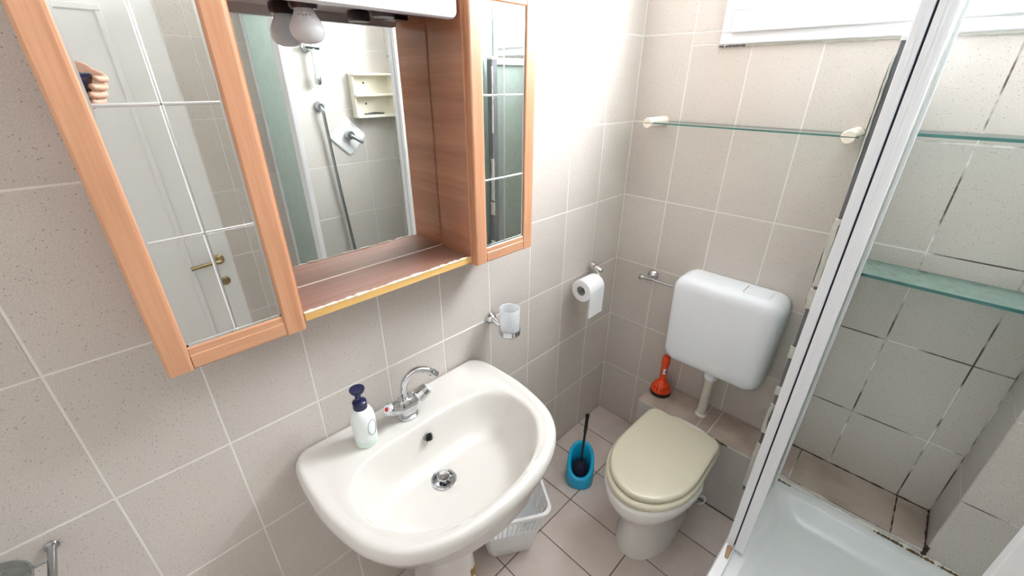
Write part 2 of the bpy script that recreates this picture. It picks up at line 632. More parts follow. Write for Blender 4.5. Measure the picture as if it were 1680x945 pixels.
# tiled ledge under the cistern, running on into the shower
LX = 0.306
bm = nb(); box(bm, LX + 0.0014, PX, PY + 0.0014, 0.0, 0.0, LZ - 0.0016)
ledge = tag(obj('wall_ledge', bm, GROUT_B), 'low tiled ledge running behind the toilet into the shower', kind='structure')
lcut = [LX, 0.5655, 0.614, 0.914, 1.205, PX]
lay(ledge, 'z+', LZ, lcut, [PY, 0.0], TILE_L, gap=0.003)
lay(ledge, 'y-', PY, [LX, 0.614, 0.914, 1.205, PX], [0.0, LZ - 0.004], TILE_LF, gap=0.002)
link(bpy.data.objects.new('tile', tile_mesh(0.186, LZ - 0.006, 'x-', TILE_LF)), ledge, (LX, PY / 2, LZ / 2))
# mouldy sealant line inside the shower and the dirty joint behind the seat
def ragged(p0, p1, r, n=26, seed=1):
    rnd = random.Random(seed)
    p0, p1 = Vector(p0), Vector(p1)
    return [p0.lerp(p1, k / n) for k in range(n + 1)], [r * rnd.uniform(0.35, 1.25) for k in range(n + 1)]
bm = nb()
for (a, b, r, s) in (((0.86, -0.001, LZ), (PX, -0.001, LZ), 0.0035, 1), ((PX - 0.001, 0, LZ), (PX - 0.001, PY, LZ), 0.004, 2),
                     ((PX, PY - 0.0005, LZ - 0.03), (PX, PY - 0.0005, LZ + 0.02), 0.006, 3), ((1.205, PY, LZ), (1.205, 0, LZ), 0.002, 4)):
    P, R_ = ragged(a, b, r, seed=s)
    tube(bm, P, R_, 6)
obj('mould_line', bm, MOULD, ledge)
bm = nb()
P, R_ = ragged((0.42, PY - 0.001, LZ - 0.004), (0.70, PY - 0.001, LZ - 0.004), 0.006, seed=5)
tube(bm, P, R_, 6)
obj('dirt_line', bm, plain('brown_dirt', (0.10, 0.075, 0.045), 0.9, var=0.4, scale=60), ledge)

# ------------------------------------------------------------------ window
win = tag(empty('window_1', ((WX0 + WX1) / 2, 0.0, WZ0)), 'white pvc window high above the toilet', kind='structure')


def ring_frame(x0, x1, z0, z1, w, y0, y1, bev=0.003):
    bm = nb()
    for a in ((x0, x1, z0, z0 + w), (x0, x1, z1 - w, z1), (x0, x0 + w, z0 + w, z1 - w), (x1 - w, x1, z0 + w, z1 - w)):
        box(bm, a[0], a[1], y0, y1, a[2], a[3])
    bmesh.ops.bevel(bm, geom=bm.edges[:], offset=bev, segments=1, affect='EDGES')
    return bm


obj('window_frame', ring_frame(WX0 - 0.006, WX1 + 0.004, WZ0 - 0.006, WZ1 + 0.006, 0.034, -0.016, 0.07), PVC, win)
obj('window_sash', ring_frame(WX0 + 0.026, WX1 - 0.026, WZ0 + 0.026, WZ1 - 0.026, 0.062, -0.028, 0.06), PVC, win)
obj('glazing_bead', ring_frame(WX0 + 0.085, WX1 - 0.085, WZ0 + 0.085, WZ1 - 0.085, 0.012, -0.018, 0.03, 0.002), PVC, win)
bm = nb(); box(bm, WX0 + 0.09, WX1 - 0.09, 0.028, 0.032, WZ0 + 0.09, WZ1 - 0.09)
obj('pane', bm, GLASS, win)
bm = bbox(0.78, 0.81, -0.036, -0.027, 2.27, 2.33, 0.003)
tube(bm, [(0.795, -0.03, 2.315), (0.795, -0.055, 2.315), (0.81, -0.06, 2.315), (0.90, -0.06, 2.315)], 0.008, 8)
obj('window_handle', bm, PVC, win)
bm = nb()
P, R_ = ragged((WX0 - 0.004, -0.004, WZ0 - 0.008), (WX1, -0.004, WZ0 - 0.008), 0.005, n=60, seed=8)
tube(bm, P, R_, 6)
obj('sealant', bm, SILIC, win)
bm = nb()
P, R_ = ragged((WX0 - 0.008, -0.006, WZ0 - 0.010), (WX0 + 0.075, -0.006, WZ0 - 0.010), 0.004, n=20, seed=9)
tube(bm, P, R_, 6)
obj('mould_spot', bm, ADHES, win)

# ------------------------------------------------------------------ entry door (seen in the cabinet mirror)
door = tag(empty('door_1', (RX + 0.03, (DY0 + DY1) / 2, 0.0)), 'white panelled entry door with brass lever, seen in the cabinet mirror', kind='structure')
obj('leaf', bbox(RX + 0.006, RX + 0.046, DY0 + 0.042, DY1 + 0.0015, -0.001, DZ - 0.042, 0.002), DOORW, door)
bm = nb()
box(bm, RX - 0.006, RX + 0.07, DY0, DY0 + 0.044, 0.0, DZ)
box(bm, RX - 0.006, RX + 0.07, DY0 + 0.044, DY1, DZ - 0.044, DZ)
obj('door_frame', bm, DOORW, door)
for z0, z1 in ((0.14, 1.88),):
    bm = nb()
    ya, yb = DY0 + 0.15, DY1 - 0.155
    for a in ((ya, yb, z0, z0 + 0.02), (ya, yb, z1 - 0.02, z1), (ya, ya + 0.02, z0 + 0.02, z1 - 0.02), (yb - 0.02, yb, z0 + 0.02, z1 - 0.02)):
        box(bm, RX - 0.003, RX + 0.012, a[0], a[1], a[2], a[3])
    bmesh.ops.bevel(bm, geom=bm.edges[:], offset=0.003, segments=1, affect='EDGES')
    obj('panel_moulding', bm, DOORW, door)
hz = 0.90
bm = nb()
lathe(bm, [(0.0, 0), (0.024, 0.0), (0.024, 0.005), (0.018, 0.008), (0.009, 0.01), (0.009, 0.045), (0.0, 0.046)], (RX + 0.007, DY1 - 0.055, hz), (-1, 0, 0), 20)
tube(bm, [(RX - 0.036, DY1 - 0.052, hz), (RX - 0.038, DY1 - 0.09, hz + 0.002), (RX - 0.036, DY1 - 0.17, hz - 0.004)], [0.009, 0.008, 0.009], 10)
obj('handle', bm, BRASS, door, smooth=True)
bm = nb()
lathe(bm, [(0.0, 0), (0.021, 0.0), (0.021, 0.004), (0.017, 0.006), (0.006, 0.006), (0.005, 0.002), (0.0, 0.002)], (RX + 0.007, DY1 - 0.055, hz - 0.11), (-1, 0, 0), 20)
obj('keyhole', bm, BRASS, door, smooth=True)

# ------------------------------------------------------------------ mirror cabinet
CY0, CY1, CZ0, CZ1 = -1.667, -0.785, 1.204, 1.85
IL, IR = -1.438, -1.005            # open middle bay
CF = 0.147                         # carcass front
cab = thing('mirror_cabinet', 'wooden mirror cabinet with two mirrored doors above the basin', 'cabinet', (0.0, (CY0 + CY1) / 2, CZ0))
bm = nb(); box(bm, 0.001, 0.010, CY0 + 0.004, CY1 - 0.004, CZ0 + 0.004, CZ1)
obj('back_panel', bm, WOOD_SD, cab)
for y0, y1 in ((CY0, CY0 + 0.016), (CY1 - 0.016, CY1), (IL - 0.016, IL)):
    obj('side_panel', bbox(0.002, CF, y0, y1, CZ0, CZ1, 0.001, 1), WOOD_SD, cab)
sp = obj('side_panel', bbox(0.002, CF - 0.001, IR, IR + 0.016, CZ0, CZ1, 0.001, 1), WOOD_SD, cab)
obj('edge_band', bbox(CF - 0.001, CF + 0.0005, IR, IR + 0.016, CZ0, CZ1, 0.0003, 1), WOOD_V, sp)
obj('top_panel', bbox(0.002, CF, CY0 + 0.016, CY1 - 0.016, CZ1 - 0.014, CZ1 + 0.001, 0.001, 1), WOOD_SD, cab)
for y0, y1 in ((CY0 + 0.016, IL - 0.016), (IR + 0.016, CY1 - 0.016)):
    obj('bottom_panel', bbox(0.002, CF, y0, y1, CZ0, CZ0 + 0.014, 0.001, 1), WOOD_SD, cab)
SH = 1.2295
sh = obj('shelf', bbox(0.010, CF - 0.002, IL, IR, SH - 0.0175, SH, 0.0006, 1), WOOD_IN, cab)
obj('edge_band', bbox(CF - 0.002, CF + 0.0005, IL, IR, SH - 0.0185, SH - 0.0012, 0.0004, 1), EDGE, sh)
bm = nb()
P, R_ = ragged((CF - 0.001, IL, SH - 0.0004), (CF - 0.001, IR - 0.012, SH - 0.0004), 0.0034, n=60, seed=11)
tube(bm, P, R_, 6)
obj('flaking_edge', bm, CHIP, sh)
bm = nb(); box(bm, 0.0155, 0.0202, IL + 0.0005, IR - 0.0025, SH, CZ1 - 0.014)
mir = obj('mirror', bm, MIRROR, cab)
bm = nb(); box(bm, 0.0200, 0.0222, IL + 0.001, IR - 0.002, SH, SH + 0.0012)
obj('pale_joint', bm, CHIP, mir)


def cab_door(y0, y1, z0, z1, hsplit):
    sw, rw, x0, x1 = 0.037, 0.042, CF + 0.001, 0.164
    bm = nb(); box(bm, x0, x0 + 0.006, y0 + 0.004, y1 - 0.004, z0 + 0.004, z1 - 0.004)
    d = obj('door', bm, WOOD_V, cab)
    for a, b in ((y0, y0 + sw), (y1 - sw, y1)):
        bm = nb()
        # stile: two fillets beside a raised middle
        prof = [(a, x0), (a, x1 - 0.003), (a + 0.0012, x1 - 0.001), (a + 0.004, x1), (b - 0.006, x1), (b - 0.002, x1 - 0.001), (b, x1 - 0.003), (b, x0)]
        loft(bm, [[(x, y, z) for y, x in prof] for z in (z0, z1)])
        obj('stile', bm, WOOD_V, d)
    for a, b in ((z0, z0 + rw), (z1 - rw, z1)):
        prof = [(a, x0), (a, x1 - 0.003), (a + 0.003, x1 - 0.0008), (b - 0.016, x1 - 0.0008), (b - 0.0145, x1 - 0.0018), (b - 0.003, x1 - 0.002), (b, x1 - 0.004), (b, x0)]
        bm = nb()
        loft(bm, [[(x, y, z) for z, x in prof] for y in (y0 + sw, y1 - sw)])
        obj('rail', bm, WOOD_H, d)
    bm = nb(); box(bm, x0 + 0.004, 0.1585, y0 + sw - 0.003, y1 - sw + 0.003, z0 + rw - 0.003, z1 - rw + 0.003)
    mr = obj('door_mirror', bm, MIRROR, d)
    ym = (y0 + y1) / 2
    h = 0.0035
    bm = nb()
    loft(bm, [[(0.158, ym - h, z), (0.1592, ym - h * 0.3, z), (0.1592, ym + h * 0.3, z), (0.158, ym + h, z)] for z in (z0 + rw - 0.002, z1 - rw + 0.002)])
    obj('cut_groove', bm, BEVEL, mr)
    for zz in hsplit:
        bm = nb()
        loft(bm, [[(0.158, y, zz - h), (0.1592, y, zz - h * 0.3), (0.1592, y, zz + h * 0.3), (0.158, y, zz + h)] for y in (y0 + sw - 0.002, y1 - sw + 0.002)])
        obj('cut_groove', bm, BEVEL, mr)
    bm = nb()
    for a in ((y0 + sw, y1 - sw, z0 + rw, z0 + rw + 0.004), (y0 + sw, y0 + sw + 0.003, z0 + rw, z1 - rw), (y1 - sw - 0.003, y1 - sw, z0 + rw, z1 - rw)):
        box(bm, 0.1584, 0.1596, a[0], a[1], a[2], a[3])
    obj('bevelled_rim', bm, BEVEL, mr)
    return d


cab_door(CY0, -1.444, CZ0, CZ1, (1.615, 1.427))
cab_door(-0.9985, CY1, CZ0, CZ1 - 0.008, (1.615, 1.421))

# light bar with one bulb
lb = nb()
o_ = rrect(0, 0, (IR - IL) / 2 - 0.008, 0.038, 0.012)
cyl = (IL + IR) / 2
loft(lb, [[(x, cyl + a, 1.798 + b) for a, b in o_] for x in (0.128, 0.141)] + [[(0.1465, cyl + a * 0.99, 1.798 + b * 0.93) for a, b in o_]])
box(lb, 0.022, 0.129, IL + 0.010, IR - 0.010, 1.778, 1.834)
bar = obj('light_bar', lb, PLASTIC_W, cab, smooth=True)
for y in (-1.297, -1.141):
    bm = nb()
    lathe(bm, [(0.0, 0), (0.022, 0), (0.024, 0.004), (0.024, 0.016), (0.021, 0.02), (0.0, 0.02)], (0.07, y, 1.7585), n=28)
    obj('lamp_socket', bm, SOCKET, bar, smooth=True)
obj('power_outlet', bbox(0.05, 0.094, -1.075, -1.03, 1.768, 1.779, 0.002), SOCKET, bar)
bm = nb()
pr = [(0.0, -0.054), (0.010, -0.0535), (0.020, -0.050), (0.0268, -0.043), (0.0295, -0.034), (0.0288, -0.026), (0.0245, -0.017), (0.0200, -0.010), (0.0168, -0.003), (0.0160, 0.003)]
lathe(bm, pr, (0.07, -1.297, 1.7585), n=32)
bulb = obj('light_bulb', bm, BULB, bar, smooth=True, angle=60)
bm = nb()
for k, da in enumerate((-0.42, -0.14, 0.14, 0.42)):
    a = math.atan2(-0.37, 0.88) + da
    cx, cy = 0.07 + 0.0212 * math.cos(a), -1.297 + 0.0212 * math.sin(a)
    lathe(bm, [(0.0, 0), (0.0013, 0), (0.0013, 0.0012), (0.0, 0.0012)], (cx, cy, 1.7475), (math.cos(a), math.sin(a), 0.5), 8)
tag(obj('print_mark', bm, GREYM, bulb), kind='stuff')

# ------------------------------------------------------------------ washbasin
SY = -1.199
wb = thing('washbasin', 'cream ceramic pedestal washbasin under the mirror cabinet', 'washbasin', (0.25, SY, 0.0))
tab = [(0.0, 0.285), (0.012, 0.302), (0.035, 0.316), (0.08, 0.324), (0.14, 0.327), (0.2, 0.327), (0.26, 0.320), (0.31, 0.310), (0.35, 0.298), (0.39, 0.277), (0.42, 0.252), (0.445, 0.220), (0.465, 0.182), (0.482, 0.132), (0.492, 0.075), (0.496, 0.0)]
half = [Vector((x, w, 0)) for x, w in tab]
hs = catmull(half, 4)
outline = [(p.x, p.y) for p in hs] + [(p.x, -p.y) for p in hs[::-1][1:]]
ib = [(0.138, 0.0), (0.139, 0.10), (0.145, 0.17), (0.160, 0.212), (0.19, 0.247), (0.235, 0.265), (0.29, 0.264), (0.345, 0.245), (0.395, 0.205), (0.435, 0.150), (0.458, 0.08), (0.466, 0.0)]
his = catmull([Vector((x, w, 0)) for x, w in ib], 4)
inner = [(p.x, -p.y) for p in his[::-1]] + [(p.x, p.y) for p in his[1:]]
BC = (0.29, 0.0)


def radial(poly, ang):
    dx, dy = math.cos(ang), math.sin(ang)
    best = 0.0
    n = len(poly)
    for i in range(n):
        x1, y1 = poly[i][0] - BC[0], poly[i][1] - BC[1]
        x2, y2 = poly[(i + 1) % n][0] - BC[0], poly[(i + 1) % n][1] - BC[1]
        ex, ey = x2 - x1, y2 - y1
        den = dx * ey - dy * ex
        if abs(den) < 1e-12:
            continue
        t = (x1 * ey - y1 * ex) / den
        s = (x1 * dy - y1 * dx) / den
        if t > 0 and -1e-6 <= s <= 1 + 1e-6:
            best = max(best, t)
    return best


NA = 128
# angles spread evenly along the outline so that the corners stay crisp
peri = []
tot = 0.0
for i in range(len(outline)):
    a, b = outline[i], outline[(i + 1) % len(outline)]
    peri.append((tot, a, b)); tot += math.hypot(b[0] - a[0], b[1] - a[1])
angs = []
for k in range(NA):
    t = tot * k / NA
    for (s0, a, b) in peri:
        L = math.hypot(b[0] - a[0], b[1] - a[1])
        if s0 <= t <= s0 + L + 1e-9:
            u = (t - s0) / max(L, 1e-9)
            angs.append(math.atan2(a[1] + (b[1] - a[1]) * u - BC[1], a[0] + (b[0] - a[0]) * u - BC[0]))
            break
angs = sorted(angs)
RO = [radial(outline, a) for a in angs]
RI = [radial(inner, a) for a in angs]


def bring(fn, z):
    out = []
    for a, ro, ri in zip(angs, RO, RI):
        r = fn(a, ro, ri)
        zz = z(a) if callable(z) else z
        out.append((BC[0] + r * math.cos(a), SY + BC[1] + r * math.sin(a), zz))
    return out


def ell(rx, ry, cx):
    def f(a, ro, ri):
        dx = cx - BC[0]
        # distance to an ellipse centred at cx along angle a
        ca, sa = math.cos(a), math.sin(a)
        A = (ca / rx) ** 2 + (sa / ry) ** 2
        B = -2 * ca * dx / rx ** 2
        Cc = (dx / rx) ** 2 - 1
        return (-B + math.sqrt(max(B * B - 4 * A * Cc, 0))) / (2 * A)
    return f


ring_list = [
    bring(ell(0.13, 0.12, 0.235), 0.56),
    bring(ell(0.17, 0.19, 0.245), 0.600),
    bring(lambda a, ro, ri: min(ro, ri * 1.02 + 0.01), 0.672),
    bring(lambda a, ro, ri: ro * 0.955, 0.724),
    bring(lambda a, ro, ri: ro * 0.985, 0.735),
    bring(lambda a, ro, ri: ro, 0.752),
    bring(lambda a, ro, ri: ro - 0.001, 0.764),
    bring(lambda a, ro, ri: ro - 0.005, 0.775),
    bring(lambda a, ro, ri: ro - 0.012, 0.7805),
    bring(lambda a, ro, ri: max(ro - 0.020, ri + 0.004), 0.7805),
    bring(lambda a, ro, ri: max(ro - 0.034, ri + 0.003), 0.7765),
    bring(lambda a, ro, ri: ri + (max(ro - 0.034, ri) - ri) * 0.5 + 0.002, 0.7745),
    bring(lambda a, ro, ri: ri + 0.001, 0.7745),
    bring(lambda a, ro, ri: ri * 0.978, 0.7700),
    bring(lambda a, ro, ri: ri * 0.955, 0.760),
    bring(lambda a, ro, ri: ri * 0.91, 0.730),
    bring(lambda a, ro, ri: ri * 0.86, 0.700),
    bring(lambda a, ro, ri: ri * 0.78, 0.672),
    bring(lambda a, ro, ri: ri * 0.66, 0.655),
    bring(lambda a, ro, ri: ri * 0.48, 0.648),
    bring(lambda a, ro, ri: ri * 0.25, 0.644),
    bring(lambda a, ro, ri: ri * 0.08, 0.642),
]
bm = nb()
loft(bm, ring_list)
basin = obj('basin', bm, CERAMIC, wb, smooth=True, angle=50)
# drain
DRX, DRY_, DRZ = 0.2415, -1.2145, 0.646
bm = nb()
lathe(bm, [(0.0, -0.037), (0.0265, -0.037), (0.0265, -0.008), (0.036, -0.008), (0.036, 0.001), (0.033, 0.004), (0.027, 0.004), (0.025, 0.0), (0.0245, -0.034), (0.0, -0.034)], (DRX, DRY_, DRZ), n=32)
dr = obj('drain', bm, CHROME, wb, smooth=True)
bm = nb()
lathe(bm, [(0.0, -0.0345), (0.006, -0.0345), (0.006, 0.008), (0.0175, 0.009), (0.0185, 0.012), (0.0165, 0.0145), (0.0, 0.016)], (DRX, DRY_, DRZ), n=28)
obj('plug', bm, CHROME, dr, smooth=True)
cut = nb()
lathe(cut, [(0.0, -0.037), (0.0262, -0.037), (0.0262, 0.02), (0.0, 0.02)], (DRX, DRY_, DRZ), n=32)
carve(basin, cut)
# overflow hole on the back wall of the bowl
oc = Vector((0.1605, -1.1995, 0.735))
on = Vector((0.86, 0, 0.5)).normalized()
cut = nb()
lathe(cut, [(0.0, -0.034), (0.0112, -0.034), (0.0112, 0.02), (0.0, 0.02)], oc, on, 24)
carve(basin, cut)
bm = nb()
pr_o = [(0.0108, -0.030), (0.0120, -0.030), (0.0125, -0.001), (0.0135, 0.0012), (0.0118, 0.0018), (0.0106, 0.0004)]
ax_u = on.cross(Vector((0, 0, 1))).normalized()
ax_v = on.cross(ax_u)
rg = [[oc + on * h + (ax_u * math.cos(2 * PI * k / 24) + ax_v * math.sin(2 * PI * k / 24)) * r for k in range(24)] for r, h in pr_o + pr_o[:1]]
loft(bm, rg, False, False)
ov = obj('overflow_ring', bm, CHROME_D, wb, smooth=True)
# pedestal
bm = nb()
rr_ = []
for z, cx, hx, hy in ((0.0, 0.165, 0.125, 0.100), (0.02, 0.165, 0.122, 0.098), (0.06, 0.165, 0.112, 0.088), (0.25, 0.165, 0.108, 0.080), (0.42, 0.172, 0.115, 0.086), (0.54, 0.185, 0.130, 0.100), (0.605, 0.2, 0.145, 0.115)):
    rr_.append([(x, SY + y, z) for x, y in rrect(cx, 0, hx, hy, min(hx, hy) * 0.8, 8)])
loft(bm, rr_)
ped = obj('pedestal', bm, CERAMIC, wb, smooth=True, angle=50)
bm = nb()
px = 0.2765
pol = [(-0.030, 0.0), (0.004, -0.004), (0.006, 0.022), (0.014, 0.034), (0.004, 0.038), (-0.004, 0.026), (-0.010, 0.036), (-0.024, 0.034), (-0.020, 0.018)]
a_ = [bm.verts.new((0.270, SY + 0.048 + y * 0.9, 0.165 + z)) for y, z in pol]
b_ = [bm.verts.new((0.2745 - abs(y) * 0.1, SY + 0.048 + y * 0.9, 0.165 + z)) for y, z in pol]
bm.faces.new(a_[::-1]); bm.faces.new(b_)
for i in range(len(pol)):
    j = (i + 1) % len(pol)
    bm.faces.new((a_[i], a_[j], b_[j], b_[i]))
obj('tape_residue', bm, BROWN, ped)

# mixer tap
FX, FY, FZ = 0.080, -1.212, 0.776
bm = nb()
lathe(bm, [(0.0, -0.002), (0.030, -0.002), (0.030, 0.003), (0.027, 0.006), (0.022, 0.008), (0.0, 0.008)], (FX, FY, FZ), n=32)
fau = obj('faucet', bm, CHROME, wb, smooth=True)
bm = nb()
rr_ = []
for z, hx, hy, dx in ((0.004, 0.021, 0.020, 0), (0.02, 0.022, 0.024, 0.002), (0.036, 0.021, 0.033, 0.004), (0.052, 0.018, 0.034, 0.004), (0.064, 0.014, 0.022, 0.0)):
    rr_.append([(FX + dx + x, FY + y, FZ + z) for x, y in rrect(0, 0, hx, hy, hx * 0.6, 6)])
loft(bm, rr_)
obj('tap_body', bm, CHROME, fau, smooth=True, angle=35)
for sgn, fin in ((-1, 0.075), (1, 0.072)):
    ax = Vector((0.18, sgn * 0.80, 0.52)).normalized()
    st = Vector((FX + 0.006, FY + sgn * 0.020, FZ + 0.040))
    bm = nb()
    lathe(bm, [(0.0, 0), (0.014, 0), (0.014, 0.014), (0.0205, 0.018), (0.0215, 0.022), (0.0185, 0.050), (0.017, 0.054), (0.0, 0.055)], st, ax, 12)
    obj('tap_knob', bm, CHROME, fau, smooth=True, angle=25)
    bm = nb()
    lathe(bm, [(0.0, 0.053), (0.0135, 0.053), (0.0125, 0.0575), (0.0, 0.0585)], st, ax, 20)
    obj('knob_cap', bm, PLASTIC_W, fau, smooth=True)
    if sgn < 0:
        bm = nb()
        lathe(bm, [(0.0, 0.0585), (0.006, 0.0585), (0.006, 0.0595), (0.003, 0.0597), (0.003, 0.0588), (0.0, 0.0588)], st, ax, 16)
        obj('hot_mark', bm, RED, fau)
bm = nb()
sp_ = catmull([(FX - 0.002, FY + 0.002, FZ + 0.050), (FX - 0.004, FY + 0.000, FZ + 0.090), (FX, FY + 0.010, FZ + 0.122), (FX + 0.010, FY + 0.036, FZ + 0.142), (FX + 0.022, FY + 0.064, FZ + 0.136), (FX + 0.030, FY + 0.080, FZ + 0.120)], 6)
tube(bm, sp_, 0.0105, 16)
obj('spout', bm, CHROME, fau, smooth=True)
bm = nb()
d_ = (Vector(sp_[-1]) - Vector(sp_[-3])).normalized()
lathe(bm, [(0.0, 0), (0.0125, 0), (0.0130, 0.004), (0.0130, 0.016), (0.011, 0.018), (0.0, 0.018)], Vector(sp_[-1]) - d_ * 0.006, d_, 20)
obj('aerator', bm, CHROME, fau, smooth=True)

# soap bottle
SBX, SBY, SBZ = 0.090, -1.345, 0.7745
sb = thing('soap_bottle', 'small white pump bottle with navy pump on the basin deck', 'soap dispenser', (SBX, SBY, SBZ))
bm = nb()
lathe(bm, [(0.0, 0), (0.026, 0.0), (0.029, 0.004), (0.0295, 0.024)], (SBX, SBY, SBZ), n=32)
obj('soap_level', bm, BOTTLE_L, sb, smooth=True)
bm = nb()
lathe(bm, [(0.0, 0.0235), (0.0295, 0.024), (0.0305, 0.05), (0.0315, 0.078), (0.029, 0.098), (0.023, 0.112), (0.017, 0.119), (0.0, 0.119)], (SBX, SBY, SBZ), n=32)
body = obj('bottle_body', bm, BOTTLE, sb, smooth=True)
bm = nb()
oa = math.atan2(0.25, 0.75)
pts = []
for k in range(25):
    t = 2 * PI * k / 24
    aa = oa + 0.42 * math.cos(t)
    pts.append((SBX + 0.0312 * math.cos(aa), SBY + 0.0312 * math.sin(aa), SBZ + 0.064 + 0.024 * math.sin(t)))
tube(bm, pts, 0.0008, 6)
obj('oval_print', bm, GREYM, body)
bm = nb()
lathe(bm, [(0.0, 0.117), (0.0175, 0.117), (0.018, 0.122), (0.0175, 0.138), (0.013, 0.142), (0.006, 0.144), (0.0055, 0.160), (0.0, 0.160)], (SBX, SBY, SBZ), n=28)
obj('pump_collar', bm, NAVY, sb, smooth=True)
bm = nb()
lathe(bm, [(0.0, 0.156), (0.007, 0.156), (0.009, 0.162), (0.016, 0.168), (0.019, 0.174), (0.0185, 0.178), (0.013, 0.177), (0.0, 0.175)], (SBX, SBY, SBZ), n=28)
tube(bm, [(SBX, SBY, SBZ + 0.168), (SBX + 0.018, SBY - 0.010, SBZ + 0.171), (SBX + 0.027, SBY - 0.015, SBZ + 0.168)], [0.006, 0.005, 0.004], 10)
obj('pump_head', bm, NAVY, sb, smooth=True)

# ------------------------------------------------------------------ tumbler holder and tumbler
th = thing('tumbler_holder', 'chrome wall holder carrying the frosted tumbler', 'holder', (0.0, -0.812, 0.885))
bm = nb()
lathe(bm, [(0.0, -0.002), (0.021, -0.002), (0.022, 0.004), (0.017, 0.014), (0.012, 0.020), (0.0, 0.020)], (0.0, -0.812, 0.903), (1, 0, 0), 24)
obj('wall_plate', bm, CHROME, th, smooth=True)
TX, TY = 0.083, -0.797
bm = nb()
tube(bm, [(0.012, -0.812, 0.903), (0.035, -0.809, 0.893), (TX - 0.034, TY - 0.003, 0.889)], [0.012, 0.010, 0.009], 12)
obj('arm', bm, CHROME, th, smooth=True)
bm = nb()
lathe(bm, [(0.0345, -0.009), (0.037, -0.009), (0.037, 0.009), (0.0345, 0.009)], (TX, TY, 0.880), n=36)
bm.faces.ensure_lookup_table()
for f in [f for f in bm.faces if len(f.verts) > 4]:
    bm.faces.remove(f)
obj('ring', bm, CHROME, th, smooth=True)
bm = nb()
lathe(bm, [(0.0, 0.0), (0.024, 0.0), (0.030, 0.004), (0.033, 0.014), (0.0343, 0.04), (0.0343, 0.108), (0.0335, 0.1095), (0.0318, 0.108), (0.0318, 0.04), (0.030, 0.016), (0.026, 0.008), (0.0, 0.007)], (TX, TY, 0.858), n=36)
tag(obj('tumbler', bm, TUMBG, None, smooth=True), 'frosted glass tumbler in the chrome wall holder', 'tumbler')

# ------------------------------------------------------------------ toilet roll and holder
hx, hzz = 0.066, 0.889
tp = thing('toilet_roll_holder', 'chrome wall holder above the toilet roll', 'holder', (0.0, -0.205, 0.92))
bm = nb()
lathe(bm, [(0.0, -0.002), (0.020, -0.002), (0.021, 0.004), (0.016, 0.020), (0.0, 0.022)], (0.0, -0.205, 0.918), (1, 0, 0), 24)
obj('wall_plate', bm, CHROME, tp, smooth=True)
bm = nb()
tube(bm, catmull([(0.012, -0.222, 0.916), (0.040, -0.226, 0.913), (0.060, -0.238, 0.902), (hx, -0.256, hzz), (hx, -0.30, hzz - 0.002), (hx, -0.372, hzz - 0.003)], 5), 0.0055, 10)
tube(bm, [(0.0, -0.205, 0.918), (0.050, -0.206, 0.910), (0.056, -0.206, 0.909)], [0.012, 0.011, 0.006], 12)
tube(bm, [(0.02, -0.205, 0.915), (0.02, -0.23, 0.915)], 0.006, 10)
obj('arm', bm, CHROME, tp, smooth=True)
rz = hzz - 0.0165
bm = nb()
NR = 40
def circ(r, y):
    return [(hx + r * math.cos(2 * PI * k / NR), y, rz + r * math.sin(2 * PI * k / NR)) for k in range(NR)]
y0, y1 = -0.368, -0.268
loft(bm, [circ(0.0205, y1), circ(0.0455, y1), circ(0.0465, y1 - 0.001), circ(0.0465, y0 + 0.001), circ(0.0455, y0), circ(0.0205, y0)], False, False)
roll = tag(obj('toilet_roll', bm, PAPER, None, smooth=True), 'white toilet paper roll hanging on the tiled wall', 'toilet paper')
bm = nb()
loft(bm, [circ(0.0195, y1 - 0.001), circ(0.0205, y1 - 0.001), circ(0.0207, y0 + 0.001), circ(0.0195, y0 + 0.001), circ(0.0193, y1 - 0.001)], False, False)
obj('core', bm, CARD, roll, smooth=True)
bm = nb()
pth = [(hx + 0.0470 * math.cos(a), rz + 0.0470 * math.sin(a)) for a in [PI / 2 - k * PI / 20 for k in range(11)]] + [(hx + 0.0465, rz - 0.05), (hx + 0.0455, rz - 0.085), (hx + 0.0465, rz - 0.113)]
loft(bm, [[(x, y, z) for x, z in pth] + [(x - 0.0008, y, z) for x, z in pth[::-1]] for y in (y0 + 0.0005, y1 - 0.0005)])
obj('loose_sheet', bm, PAPER, roll, smooth=True)

# ------------------------------------------------------------------ toilet
TC = 0.555
toi = thing('toilet', 'white floor toilet with yellowed cream seat and closed lid', 'toilet', (TC, -0.45, 0.0))


def dshape(hw, front, back, z, r=0.05, n=20, my=None, taper=0.9):
    """back rounded straight edge, elliptical front; front/back are y values"""
    my = my if my is not None else back - (back - front) * 0.52
    pts = []
    for k in range(n + 1):
        a = PI + PI * k / n
        pts.append((TC + hw * math.cos(a), my + (my - front) * math.sin(a), z))
    hb = hw * taper
    # up the right side to the back corner, across, down the left
    for k in range(1, 5):
        t = k / 5
        pts.append((TC + hw + (hb - hw) * t, my + (back - r - my) * t, z))
    for k in range(7):
        a = PI / 2 * k / 6
        pts.append((TC + hb - r + r * math.cos(a), back - r + r * math.sin(a), z))
    for k in range(7):
        a = PI / 2 + PI / 2 * k / 6
        pts.append((TC - hb + r + r * math.cos(a), back - r + r * math.sin(a), z))
    for k in range(1, 5):
        t = 1 - k / 5
        pts.append((TC - hw - (hb - hw) * t, my + (back - r - my) * t, z))
    return pts


